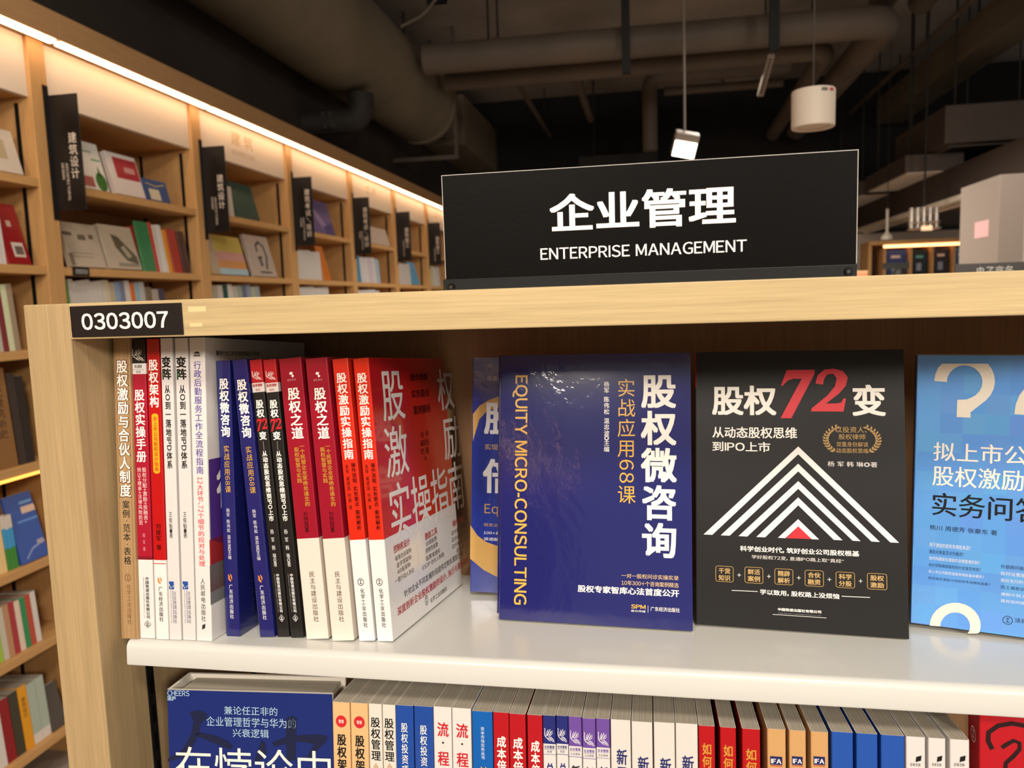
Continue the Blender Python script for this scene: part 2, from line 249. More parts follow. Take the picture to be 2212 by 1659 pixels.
{"n":"paperback_book","label":"thick dark red paperback with cream lower spine, beside the bright red books","group":"thick dark red and cream paperbacks","t":0.0194,"h":0.2374,"wd":0.165,"cover":"#98122a","gloss":0.2,"o":[-0.25633,0.5808,1.22245],"m":[0.99702,0.0,-0.07714,0.006455,0.996493,0.083429,0.07687,-0.083678,0.993524],"items":[["A","publisher_emblem","S","swoosh",[-0.0029,0.2209,0.0035,0.2259],"#f0ece8",1],["T","series_name","S","盛世卓杰",[-0.0039,0.2182,0.0039,0.2201],"#d08f92",0,"h",1],["T","title","S","股权之道",[-0.0048,0.1697,0.0058,0.2124],"#f2efe8",0.025,"v",1],["T","subtitle","S","一个民营企业家绝处逢生的",[0.001,0.1129,0.0054,0.1635],"#c79a3c",0.012,"v",1],["T","subtitle","S","股权智慧与实践",[-0.0039,0.1328,0.0004,0.1627],"#c79a3c",0.012,"v",1],["T","author_name","S","刘国镔◎著",[-0.0016,0.0911,0.0023,0.1086],"#2b0a10",0,"v",1],["T","publisher_name","S","民主与建设出版社",[-0.0016,0.0159,0.0031,0.058],"#4a4038",0,"v",1]],"bands":[[0.0861,"#e3d8cc"],[0.2374,"#98122a"]]},
{"n":"paperback_book","label":"bright red and white paperback between a dark red book and its own twin","group":"bright red and white paperbacks","t":0.0139,"h":0.2366,"wd":0.165,"cover":"#d42a18","gloss":0.22,"o":[-0.23632,0.58345,1.22202],"m":[0.996954,0.0,-0.077995,0.006526,0.996493,0.083423,0.077722,-0.083678,0.993457],"items":[["T","title","S","股权激励实操指南",[-0.0045,0.1526,0.0045,0.2247],"#f2efe8",0.022,"v",1],["T","subtitle","S","操作流程·实务要点·案例解析",[0.0011,0.0931,0.0049,0.1495],"#3d0c08",0.014,"v",1],["T","author_name","S","袁琴 臧建国 时雁 著",[-0.0042,0.1106,-0.0014,0.1483],"#5c1a12",0.01,"v",1],["A","publisher_emblem","S","ring",[-0.0031,0.0464,0.0025,0.0527],"#141414",1],["T","publisher_name","S","化学工业出版社",[-0.0014,0.0114,0.0022,0.0441],"#141414",0.01,"v",1]],"bands":[[0.085,"#e9e6e4"],[0.2366,"#d42a18"]]},
{"n":"paperback_book","label":"bright red and white paperback whose big-lettered cover shows, ending the spine row","group":"bright red and white paperbacks","t":0.0143,"h":0.2367,"wd":0.172,"cover":"#d42a18","gloss":0.22,"o":[-0.22082,0.58474,1.22188],"m":[0.992582,0.098002,-0.071949,-0.091353,0.991696,0.090519,0.080223,-0.083275,0.993292],"items":[["T","title","S","股权激励实操指南",[-0.0046,0.1523,0.0046,0.2243],"#f2efe8",0.022,"v",1],["T","subtitle","S","操作流程·实务要点·案例解析",[0.0011,0.0931,0.005,0.1492],"#3d0c08",0.014,"v",1],["T","author_name","S","袁琴 臧建国 时雁 著",[-0.0043,0.1105,-0.0014,0.1481],"#5c1a12",0.01,"v",1],["A","publisher_emblem","S","ring",[-0.0032,0.0465,0.0026,0.0527],"#141414",1],["T","publisher_name","S","化学工业出版社",[-0.0014,0.0116,0.0023,0.0442],"#141414",0.01,"v",1],["T","title","F","股",[0.0188,0.1814,0.065,0.2249],"#e6e0dc",0.01,"h",1],["T","title","F","权",[0.1486,0.1827,0.1955,0.2253],"#e6e0dc",0.01,"h",1],["T","title","F","激",[0.0157,0.1325,0.0633,0.1766],"#e6e0dc",0.01,"h",1],["T","title","F","励",[0.1531,0.131,0.2047,0.1752],"#e6e0dc",0.01,"h",1],["T","title","F","实操指南",[0.0159,0.0763,0.2007,0.1277],"#e6e0dc",0.01,"h",1],["T","subtitle","F","操作流程",[0.0826,0.2151,0.1258,0.2219],"#3d0d0a",0.02,"h",1],["T","subtitle","F","实务要点",[0.0829,0.199,0.1262,0.2067],"#3d0d0a",0.02,"h",1],["T","subtitle","F","案例解析",[0.0838,0.183,0.1272,0.1917],"#3d0d0a",0.02,"h",1],["T","author_name","F","袁 琴",[0.096,0.1602,0.1158,0.1662],"#4d0f0a",0.01,"h",1],["T","author_name","F","臧建国",[0.0942,0.1522,0.1139,0.1584],"#4d0f0a",0.01,"h",1],["T","author_name","F","时 雁",[0.0935,0.1443,0.1131,0.1506],"#4d0f0a",0.01,"h",1],["T","author_name","F","著",[0.1002,0.1383,0.1058,0.142],"#4d0f0a",0,"h",1],["T","heading","F","控制权设计",[0.0161,0.0692,0.0506,0.0758],"#b01822",0.015,"h",1],["T","heading","F","激励工具",[0.0846,0.0651,0.1159,0.0717],"#b01822",0.015,"h",1],["T","heading","F","操作流程",[0.1586,0.0622,0.1941,0.0688],"#b01822",0.015,"h",1],["T","printed_text","F","·有限合伙架构·",[0.0163,0.0619,0.0528,0.0665],"#3a3433",0.004,"h",1],["T","printed_text","F","·金字塔架构·",[0.0181,0.0558,0.0516,0.0605],"#3a3433",0.004,"h",1],["T","printed_text","F","·AB股架构·",[0.0184,0.0502,0.0487,0.0547],"#3a3433",0.004,"h",1],["T","printed_text","F","·一致行动人协议·",[0.0126,0.0437,0.055,0.0483],"#3a3433",0.004,"h",1],["T","printed_text","F","·业绩股票·",[0.0843,0.0591,0.1144,0.0636],"#3a3433",0.004,"h",1],["T","printed_text","F","·限制性股票·",[0.0829,0.0528,0.116,0.0575],"#3a3433",0.004,"h",1],["T","printed_text","F","·股票增值权·",[0.0815,0.0457,0.1205,0.0503],"#3a3433",0.004,"h",1],["T","printed_text","F","·ESOP·合伙人制度·",[0.0718,0.0398,0.1296,0.0444],"#3a3433",0.004,"h",1],["T","printed_text","F","·定对象·定模式·",[0.1513,0.0544,0.2019,0.059],"#3a3433",0.004,"h",1],["T","printed_text","F","·定业绩·定数量·",[0.1507,0.0476,0.2015,0.0522],"#3a3433",0.004,"h",1],["T","printed_text","F","·定价格·定来源·",[0.1502,0.0408,0.201,0.0454],"#3a3433",0.004,"h",1],["T","printed_text","F","·定时间·",[0.1615,0.0343,0.1881,0.0388],"#3a3433",0.004,"h",1],["T","printed_text","F","针对企业不同发展阶段提供定制化激励方案",[0.0294,0.0276,0.1812,0.0338],"#3a3433",0.006,"h",1],["T","printed_text","F","深度剖析企业股权激励的设计、执行与落地路径",[0.0131,0.0164,0.1973,0.0236],"#b01822",0.014,"h",1],["A","publisher_emblem","F","ring",[0.0722,0.0068,0.0796,0.0161],"#141414",1],["T","publisher_name","F","化学工业出版社",[0.0847,0.0057,0.1282,0.0104],"#141414",0.006,"h",1],["L","rule","F",[[0.0653,0.0656],[0.0641,0.0377]],0.0003,"#b9b2ae",1],["L","rule","F",[[0.144,0.0618],[0.1417,0.0366]],0.0003,"#b9b2ae",1]],"bands":[[0.0849,"#e9e6e4"],[0.2367,"#d42a18"]],"red_fade":1},
{"n":"paperback_book","label":"blue film-wrapped paperback with gold brush ring, face out and half hidden behind the navy cover","group":null,"t":0.018,"h":0.2327,"wd":0.17,"cover":"#1d3190","gloss":0.15,"o":[-0.17958,0.72707,1.2138],"m":[0.000141,0.9997,0.02451,-0.994311,-0.002471,0.106484,0.106513,-0.024385,0.994012],"items":[["P","brush_ring","F",[[0.0009,0.1764],[0.0076,0.1849],[0.0161,0.1902],[0.027,0.1945],[0.0392,0.1961],[0.0393,0.1844],[0.0271,0.1835],[0.0151,0.1798],[0.0074,0.1713],[0.0012,0.1494]],"#c49a58",1],["P","brush_ring","F",[[-0.0004,0.066],[0.007,0.0559],[0.0156,0.0501],[0.0262,0.0469],[0.0409,0.046],[0.0413,0.0131],[0.0261,0.0164],[0.0138,0.0219],[-0.0004,0.0326]],"#c49a58",1],["T","author_name","F","陈凌·编著",[0.0153,0.2097,0.0359,0.2146],"#d9d6d0",0,"h",1],["T","title","F","股",[0.0123,0.1567,0.0449,0.188],"#dfe0e4",0.03,"h",1],["T","subtitle","F","实现人生价值",[0.0134,0.1413,0.0544,0.1472],"#c9a66a",0.01,"h",1],["T","title","F","倍",[0.0116,0.0986,0.0455,0.133],"#dfe0e4",0.03,"h",1],["T","english_title","F","Equity",[0.0138,0.0756,0.0531,0.0884],"#c49a58",0.0,"h",1],["T","printed_text","F","稳定企业股权",[0.0132,0.0655,0.0428,0.0687],"#c49a58",0,"h",1],["T","printed_text","F","100+典型案例",[0.0133,0.0576,0.0429,0.0608],"#e0dfe0",0.012,"h",1],["T","printed_text","F","讲透股权激励",[0.0134,0.0514,0.043,0.0546],"#e0dfe0",0.012,"h",1]]},
{"n":"paperback_book","label":"navy paperback behind the big face-out navy cover, only its left edge showing","group":null,"t":0.0145,"h":0.2369,"wd":0.169,"cover":"#1c2066","gloss":0.2,"o":[-0.14139,0.67132,1.21521],"m":[-0.038673,0.999232,0.006236,-0.983495,-0.039166,0.176644,0.176753,0.000698,0.984255],"items":[]},
{"n":"paperback_book","label":"big navy film-wrapped cover facing out with gold vertical English lettering","group":null,"t":0.0145,"h":0.2369,"wd":0.169,"cover":"#1c2066","gloss":0.14,"o":[-0.13613,0.65488,1.2166],"m":[-0.047353,0.998853,0.007053,-0.983121,-0.047854,0.176586,0.176721,0.001428,0.98426],"items":[["T","english_title","F","EQUITY MICRO-CONSULTING",[0.0112,0.0138,0.0252,0.2186],"#e0ae4a",0.016,"r",1],["T","title","F","股权微咨询",[0.1261,0.0602,0.1567,0.2174],"#f2efe8",0.03,"v",1],["T","subtitle","F","实战应用68课",[0.106,0.1057,0.1215,0.2145],"#e0ae4a",0.004,"v",1],["T","author_name","F","杨军 陈伟松 温忠波◎主编",[0.094,0.1503,0.0989,0.2124],"#e5e2e0",0.016,"v",1],["T","printed_text","F","一对一股权问诊实操实录",[0.1091,0.0417,0.1576,0.0457],"#d9b98a",0.01,"h",1],["T","printed_text","F","10年300+个咨询案例精选",[0.1091,0.0355,0.1575,0.0397],"#d9b98a",0.01,"h",1],["T","printed_text","F","股权专家智库心法首度公开",[0.071,0.0277,0.1579,0.0339],"#f2efe8",0.03,"h",1],["T","publisher_emblem","F","SPM",[0.1173,0.0161,0.1297,0.0196],"#e0ae4a",0.03,"h",1],["T","publisher_emblem","F","南方传媒",[0.1173,0.0132,0.1297,0.015],"#f2efe8",0.01,"h",1],["A","rule","F","rect",[0.1315,0.0133,0.1319,0.0192],"#ccccdd",1],["T","publisher_name","F","广东经济出版社",[0.1338,0.0149,0.1584,0.0186],"#f2efe8",0.012,"h",1]]},
{"n":"paperback_book","label":"black cover facing out with white chevron pyramid and big red 72","group":null,"t":0.0125,"h":0.2364,"wd":0.1682,"cover":"#262526","gloss":0.42,"o":[0.03634,0.66213,1.21638],"m":[-0.070771,0.997421,0.011917,-0.982866,-0.071766,0.169776,0.170193,0.000303,0.985411],"items":[["T","title","F","股权",[0.0143,0.1809,0.0678,0.2066],"#f2efe8",0.03,"h",1],["A","number","F","n72",[0.0704,0.1786,0.125,0.2208],"#cf2230",2],["T","title","F","变",[0.1281,0.1809,0.154,0.2071],"#f2efe8",0.03,"h",1],["T","subtitle","F","从动态股权思维",[0.0145,0.1612,0.0842,0.1709],"#f2efe8",0.02,"h",1],["T","subtitle","F","到IPO上市",[0.0144,0.1495,0.0624,0.1581],"#f2efe8",0.02,"h",1],["A","laurel","F","laurel",[0.1039,0.1462,0.1509,0.1756],"#b08c50",1],["T","award_text","F","以投资人、",[0.1147,0.1668,0.1391,0.1718],"#b08c50",0.01,"h",1],["T","award_text","F","股权律师",[0.1171,0.1611,0.138,0.1657],"#b08c50",0.01,"h",1],["T","award_text","F","双重身份解读",[0.1152,0.155,0.14,0.1592],"#b08c50",0.01,"h",1],["T","award_text","F","动态股权思维",[0.1151,0.1498,0.1399,0.1539],"#b08c50",0.01,"h",1],["T","author_name","F","杨 军 韩 琳◎著",[0.1081,0.1383,0.1466,0.1427],"#d8d4d0",0.012,"h",1],["P","chevron","F",[[0.0066,0.0772],[0.085,0.1547],[0.1621,0.0772],[0.1555,0.0772],[0.0849,0.1481],[0.014,0.0772]],"#ebe6e4",1],["P","chevron","F",[[0.021,0.0771],[0.0848,0.1401],[0.1476,0.0772],[0.1412,0.0773],[0.0848,0.1336],[0.0285,0.0771]],"#ebe6e4",1],["P","chevron","F",[[0.0358,0.0771],[0.0847,0.1254],[0.1329,0.0772],[0.1268,0.0773],[0.0846,0.1189],[0.043,0.077]],"#ebe6e4",1],["P","chevron","F",[[0.0504,0.077],[0.0845,0.1117],[0.119,0.0773],[0.1122,0.0773],[0.0845,0.105],[0.0576,0.077]],"#ebe6e4",1],["P","chevron","F",[[0.0679,0.0771],[0.0843,0.0934],[0.1007,0.0771],[0.0949,0.0771],[0.0843,0.0874],[0.0738,0.077]],"#ebe6e4",1],["P","red_triangle","F",[[0.0745,0.077],[0.0843,0.0873],[0.0946,0.0772]],"#c81f2c",1],["T","printed_text","F","科学创业时代，筑好创业公司股权根基",[0.037,0.0643,0.1317,0.0691],"#f2efe8",0.025,"h",1],["T","printed_text","F","学好股权72变，直通IPO路上取“真经”",[0.0465,0.0584,0.1197,0.0617],"#d8d4d0",0.008,"h",1],["A","keyword_box","F","boxline",[0.0167,0.0377,0.0312,0.0508],"#b08c50",1],["T","keyword","F","干货",[0.0191,0.0445,0.0288,0.0493],"#c7a468",0.022,"h",1],["T","keyword","F","知识",[0.0191,0.0386,0.0288,0.0434],"#c7a468",0.022,"h",1],["T","keyword","F","+",[0.0346,0.0425,0.0376,0.0455],"#f2efe8",0.02,"h",1],["A","keyword_box","F","boxline",[0.0408,0.0379,0.0555,0.0512],"#b08c50",1],["T","keyword","F","鲜活",[0.0432,0.045,0.0532,0.0497],"#c7a468",0.022,"h",1],["T","keyword","F","案例",[0.0431,0.0392,0.0532,0.0439],"#c7a468",0.022,"h",1],["T","keyword","F","+",[0.0588,0.0428,0.0618,0.0458],"#f2efe8",0.02,"h",1],["A","keyword_box","F","boxline",[0.0651,0.0381,0.0796,0.0511],"#b08c50",1],["T","keyword","F","精辟",[0.0675,0.0449,0.0773,0.0496],"#c7a468",0.022,"h",1],["T","keyword","F","解析",[0.0674,0.0392,0.0773,0.0439],"#c7a468",0.022,"h",1],["T","keyword","F","+",[0.0828,0.0429,0.0858,0.0459],"#f2efe8",0.02,"h",1],["A","keyword_box","F","boxline",[0.0892,0.0382,0.1037,0.0512],"#b08c50",1],["T","keyword","F","合伙",[0.0915,0.0451,0.1015,0.0497],"#c7a468",0.022,"h",1],["T","keyword","F","融资",[0.0914,0.0394,0.1014,0.044],"#c7a468",0.022,"h",1],["T","keyword","F","+",[0.1069,0.043,0.1098,0.0459],"#f2efe8",0.02,"h",1],["A","keyword_box","F","boxline",[0.1135,0.0384,0.1278,0.0511],"#b08c50",1],["T","keyword","F","科学",[0.1157,0.0451,0.1257,0.0497],"#c7a468",0.022,"h",1],["T","keyword","F","分股",[0.1156,0.0395,0.1256,0.044],"#c7a468",0.022,"h",1],["T","keyword","F","+",[0.131,0.0431,0.1338,0.046],"#f2efe8",0.02,"h",1],["A","keyword_box","F","boxline",[0.1376,0.0385,0.1523,0.0513],"#b08c50",1],["T","keyword","F","股权",[0.1398,0.0454,0.1502,0.0499],"#c7a468",0.022,"h",1],["T","keyword","F","激励",[0.1397,0.0398,0.1501,0.0442],"#c7a468",0.022,"h",1],["T","printed_text","F","学以致用，股权路上没烦恼",[0.0531,0.0286,0.1159,0.0332],"#f2efe8",0.02,"h",1],["L","rule","F",[[0.0298,0.0307],[0.0511,0.031]],0.0005,"#f2efe8",1],["L","rule","F",[[0.1177,0.0313],[0.1394,0.0316]],0.0005,"#f2efe8",1],["T","publisher_name","F","中国铁道出版社有限公司",[0.0673,0.016,0.1016,0.0185],"#f2efe8",0.03,"h",1],["T","publisher_name","F","CHINA RAILWAY PUBLISHING HOUSE CO., LTD.",[0.0673,0.0139,0.1016,0.0143],"#cccccc",0.012,"h",1],["L","rule","F",[[0.0631,0.0127],[0.1056,0.0127]],0.0004,"#dddddd",1]],"bands":[[0.205,"#1b1a1a"],[0.2364,"#b3141f"]],"spine_bands_only":1},
{"n":"paperback_book","label":"light blue cover with cream question marks at the right end of the white shelf","group":null,"t":0.024,"h":0.2267,"wd":0.17,"cover":"#5e9ade","gloss":0.3,"o":[0.21679,0.68634,1.21839],"m":[-0.25785,0.966088,0.013723,-0.965248,-0.258199,0.040369,0.042543,-0.002837,0.999091],"items":[["P","question_mark","F",[[0.0132,0.2055],[0.0137,0.2109],[0.0155,0.2161],[0.0185,0.2198],[0.0225,0.2199],[0.0272,0.2199],[0.0323,0.2199],[0.0375,0.22],[0.0425,0.22],[0.047,0.2201],[0.0507,0.22],[0.0535,0.2155],[0.0552,0.2105],[0.0558,0.2052],[0.055,0.1999],[0.0531,0.195],[0.0501,0.1907],[0.0396,0.1805],[0.0397,0.1762],[0.0299,0.1763],[0.03,0.1904],[0.0366,0.1909],[0.0394,0.1923],[0.0427,0.1945],[0.0452,0.1976],[0.0468,0.2014],[0.0472,0.2056],[0.0464,0.2097],[0.0445,0.2133],[0.0416,0.2162],[0.0381,0.218],[0.0343,0.2186],[0.0305,0.2179],[0.0271,0.2159],[0.0244,0.2128],[0.0227,0.209],[0.0222,0.2048]],"#e6dfd2",1],["P","question_mark","F",[[0.0148,-0.0004],[0.0152,0.0045],[0.0168,0.0092],[0.0193,0.0135],[0.0227,0.0171],[0.0267,0.0199],[0.031,0.0215],[0.0355,0.0221],[0.0398,0.0214],[0.0437,0.0197],[0.047,0.0169],[0.0495,0.0133],[0.051,0.0091],[0.0514,0.0045],[0.0508,-0.0003],[0.049,-0.0017],[0.0463,-0.0021],[0.037,-0.0036],[0.037,-0.0036],[0.0287,-0.005],[0.029,-0.0049],[0.0348,-0.004],[0.0372,-0.0036],[0.0401,-0.0031],[0.0423,-0.0028],[0.0437,0.0001],[0.044,0.0038],[0.0433,0.0073],[0.0417,0.0103],[0.0392,0.0125],[0.0362,0.0137],[0.0329,0.0137],[0.0296,0.0126],[0.0267,0.0104],[0.0244,0.0074],[0.0229,0.0039],[0.0225,0.0001]],"#e6dfd2",1],["P","question_mark","F",[[0.0696,0.1802],[0.0703,0.1881],[0.0727,0.1956],[0.0768,0.2022],[0.0822,0.2074],[0.0886,0.211],[0.0956,0.2128],[0.1027,0.2128],[0.1096,0.2108],[0.1158,0.2071],[0.1211,0.2019],[0.125,0.1956],[0.1274,0.1884],[0.1282,0.1808],[0.1272,0.1732],[0.1247,0.1661],[0.1206,0.1598],[0.1063,0.1448],[0.1065,0.1386],[0.0931,0.1385],[0.0931,0.1588],[0.1022,0.1598],[0.106,0.1619],[0.1105,0.1651],[0.1139,0.1696],[0.116,0.1752],[0.1164,0.1812],[0.1153,0.1871],[0.1127,0.1923],[0.1088,0.1963],[0.104,0.1989],[0.0987,0.1996],[0.0935,0.1985],[0.0888,0.1955],[0.0851,0.1911],[0.0828,0.1855],[0.0822,0.1794]],"#e6dfd2",1],["T","title","F","拟上市公司",[0.0139,0.1396,0.0947,0.1552],"#eeeae0",0.012,"h",1],["T","title","F","股权激励计划",[0.0138,0.1187,0.1096,0.1355],"#eeeae0",0.012,"h",1],["T","title","F","实务问答",[0.0142,0.0938,0.0916,0.1132],"#191b22",0.012,"h",1],["T","author_name","F","熊川 周德芳 张豪东 著",[0.013,0.0813,0.0607,0.0855],"#23324a",0,"h",1],["T","printed_text","F","用于激励的股权有哪些来源？",[0.0129,0.0669,0.0427,0.0705],"#dfe4ee",0,"h",1],["T","printed_text","F","激励对象能否对外融资？",[0.0129,0.0612,0.0381,0.0647],"#2f4d78",0,"h",1],["T","printed_text","F","如何构建股权激励的治理管理机制？",[0.0129,0.0558,0.0493,0.0589],"#dfe4ee",0,"h",1],["T","printed_text","F","低价回购激励股权的约定是否有效？",[0.0128,0.0502,0.0502,0.0531],"#2f4d78",0,"h",1],["T","printed_text","F","拟上市公司股权激励有哪些基本模式？",[0.0128,0.0447,0.0526,0.0473],"#dfe4ee",0,"h",1],["T","printed_text","F","制定股权激励计划如何考虑哪些因素？",[0.0128,0.0392,0.0571,0.0415],"#2f4d78",0,"h",1],["T","printed_text","F","外部顾问能否激励？",[0.064,0.0548,0.0912,0.058],"#2f4d78",0,"h",1],["T","printed_text","F","如何设置股权激励",[0.0641,0.0493,0.0913,0.0523],"#dfe4ee",0,"h",1],["T","printed_text","F","股份支付的会计处理",[0.0643,0.0437,0.0915,0.0466],"#dfe4ee",0,"h",1],["T","printed_text","F","员工离职后的股权",[0.0644,0.0381,0.0917,0.0409],"#2f4d78",0,"h",1],["T","printed_text","F","激励计划上市审核",[0.0646,0.0325,0.0919,0.0352],"#dfe4ee",0,"h",1],["T","printed_text","F","股权如何税务筹划",[0.0648,0.0269,0.092,0.0296],"#dfe4ee",0,"h",1],["A","publisher_emblem","F","ring",[0.0663,0.0089,0.0737,0.0164],"#2f4d78",1],["T","publisher_name","F","法律出版社",[0.0748,0.0116,0.0967,0.0156],"#23324a",0.012,"h",1],["T","spine_title","S","拟上市公司股权激励计划实务问答",[-0.006,0.1,0.006,0.222],"#132944",0.01,"v",1]],"bands":[[0.2267,"#2a4a72"]],"spine_bands_only":1},
{"n":"paperback_book","label":"peach paperback with red badge on its spine, touching the blue hardcover on the lower shelf","group":"peach paperbacks on the lower shelf","t":0.0149,"h":0.2364,"wd":0.168,"cover":"#dcb27e","gloss":0.5,"o":[-0.25387,0.54421,0.94178],"m":[1.0,0.0,0.0,0.0,0.996493,0.083678,0.0,-0.083678,0.996493],"items":[["A","badge","S","disc",[-0.0045,0.2156,0.0048,0.2256],"#c8202a",1],["T","badge_text","S","管理",[-0.0021,0.2191,0.0024,0.2222],"#f0d8c8",0.02,"h",2],["T","title","S","股权架构",[-0.0039,0.1697,0.0042,0.2098],"#141414",0.03,"v",1]]},
{"n":"paperback_book","label":"peach paperback with red badge on its spine, touching the white one on the lower shelf","group":"peach paperbacks on the lower shelf","t":0.0149,"h":0.2366,"wd":0.168,"cover":"#dcb27e","gloss":0.5,"o":[-0.23819,0.54421,0.94178],"m":[1.0,0.0,0.0,0.0,0.996493,0.083678,0.0,-0.083678,0.996493],"items":[["A","badge","S","disc",[-0.0045,0.2159,0.0048,0.2259],"#c8202a",1],["T","badge_text","S","管理",[-0.0021,0.2194,0.0024,0.2224],"#f0d8c8",0.02,"h",2],["T","title","S","股权架构",[-0.0039,0.1699,0.0042,0.2098],"#141414",0.03,"v",1]]},
{"n":"paperback_book","label":"film-wrapped white paperback with black spine title, next to the peach pair on the lower shelf","group":"white paperbacks with black title beside the peach pair","t":0.0112,"h":0.2369,"wd":0.168,"cover":"#dcd7cc","gloss":0.2,"o":[-0.2245,0.54421,0.94178],"m":[1.0,0.0,0.0,0.0,0.996493,0.083678,0.0,-0.083678,0.996493],"items":[["T","title","S","股权管理",[-0.0038,0.1905,0.0043,0.2256],"#141414",0.016,"v",1],["T","subtitle","S","合伙人",[-0.0022,0.1606,0.0022,0.1882],"#b57b3c",0,"v",1]]},
{"n":"paperback_book","label":"film-wrapped white paperback with black spine title, next to the blue pair on the lower shelf","group":"white paperbacks with black title beside the peach pair","t":0.011,"h":0.2369,"wd":0.168,"cover":"#dcd7cc","gloss":0.2,"o":[-0.21282,0.54421,0.94178],"m":[1.0,0.0,0.0,0.0,0.996493,0.083678,0.0,-0.083678,0.996493],"items":[["T","title","S","股权管理",[-0.0038,0.1906,0.0042,0.2256],"#141414",0.016,"v",1],["T","subtitle","S","合伙人",[-0.0022,0.1616,0.0022,0.1891],"#b57b3c",0,"v",1]]},
{"n":"paperback_book","label":"blue paperback with white spine lettering, left one of the blue pair on the lower shelf","group":"blue paperbacks with white lettering","t":0.0148,"h":0.2371,"wd":0.168,"cover":"#1d489c","gloss":0.3,"o":[-0.19952,0.54421,0.94178],"m":[1.0,0.0,0.0,0.0,0.996493,0.083678,0.0,-0.083678,0.996493],"items":[["T","title","S","股权投资项目后评价",[-0.003,0.146,0.0027,0.2227],"#f2efe8",0.012,"v",1]]},
{"n":"paperback_book","label":"blue film-wrapped paperback with white spine lettering, beside the white red-lettered books","group":"blue paperbacks with white lettering","t":0.0156,"h":0.2374,"wd":0.168,"cover":"#1d489c","gloss":0.15,"o":[-0.18351,0.54421,0.94178],"m":[1.0,0.0,0.0,0.0,0.996493,0.083678,0.0,-0.083678,0.996493],"items":[["T","title","S","股权投资项目后评价",[-0.0031,0.1455,0.0028,0.2219],"#f2efe8",0.012,"v",1]]},
{"n":"paperback_book","label":"white film-wrapped paperback with big red spine characters, beside the blue pair","group":"white paperbacks with red characters","t":0.0149,"h":0.238,"wd":0.168,"cover":"#ddd8d4","gloss":0.2,"o":[-0.16784,0.54421,0.94178],"m":[1.0,0.0,0.0,0.0,0.996493,0.083678,0.0,-0.083678,0.996493],"items":[["T","title","S","流",[-0.0042,0.214,0.0051,0.2256],"#c01f2e",0.02,"v",1],["A","dot","S","disc",[-0.0006,0.2083,0.0012,0.2098],"#141414",1],["T","title","S","程",[-0.0042,0.1903,0.0051,0.2019],"#c01f2e",0.02,"v",1]]},
{"n":"paperback_book","label":"white film-wrapped paperback with big red spine characters, left of the bright blue book","group":"white paperbacks with red characters","t":0.0156,"h":0.2379,"wd":0.168,"cover":"#ddd8d4","gloss":0.2,"o":[-0.15207,0.54421,0.94178],"m":[1.0,0.0,0.0,0.0,0.996493,0.083678,0.0,-0.083678,0.996493],"items":[["T","title","S","流",[-0.0044,0.214,0.0053,0.2256],"#c01f2e",0.02,"v",1],["A","dot","S","disc",[-0.0006,0.2084,0.0012,0.2098],"#141414",1],["T","title","S","程",[-0.0044,0.1904,0.0053,0.202],"#c01f2e",0.02,"v",1]]},
{"n":"paperback_book","label":"bright blue paperback with small pale lettering, alone beside the red ones on the lower shelf","group":null,"t":0.0165,"h":0.2364,"wd":0.168,"cover":"#0a5cae","gloss":0.3,"o":[-0.13514,0.54421,0.94178],"m":[1.0,0.0,0.0,0.0,0.996493,0.083678,0.0,-0.083678,0.996493],"items":[["T","series_name","S","资本市场实务丛书",[-0.0013,0.198,0.0017,0.2241],"#d5e2ee",0.01,"v",1],["T","title","S","并购基金",[-0.0033,0.1383,0.0043,0.1921],"#d8b04a",0.02,"v",1]]},
{"n":"paperback_book","label":"red film-wrapped paperback beside the bright blue book on the lower shelf","group":"red paperbacks with white title on the lower shelf","t":0.0125,"h":0.2366,"wd":0.168,"cover":"#b0101e","gloss":0.22,"o":[-0.12002,0.54421,0.94178],"m":[1.0,0.0,0.0,0.0,0.996493,0.083678,0.0,-0.083678,0.996493],"items":[["T","title","S","成本倍减法",[-0.0035,0.1706,0.004,0.2177],"#f2efe8",0.025,"v",1]]},
{"n":"paperback_book","label":"red film-wrapped paperback in the middle of the three red ones on the lower shelf","group":"red paperbacks with white title on the lower shelf","t":0.0131,"h":0.2362,"wd":0.168,"cover":"#b0101e","gloss":0.22,"o":[-0.10679,0.54421,0.94178],"m":[1.0,0.0,0.0,0.0,0.996493,0.083678,0.0,-0.083678,0.996493],"items":[["T","title","S","成本倍减法",[-0.0037,0.1706,0.0042,0.2175],"#f2efe8",0.025,"v",1]]},
{"n":"paperback_book","label":"red paperback beside the navy-topped books on the lower shelf","group":"red paperbacks with white title on the lower shelf","t":0.0119,"h":0.2362,"wd":0.168,"cover":"#b0101e","gloss":0.22,"o":[-0.09299,0.54421,0.94178],"m":[1.0,0.0,0.0,0.0,0.996493,0.083678,0.0,-0.083678,0.996493],"items":[["T","title","S","成本倍减法",[-0.0033,0.1692,0.0038,0.2159],"#f2efe8",0.025,"v",1]]},
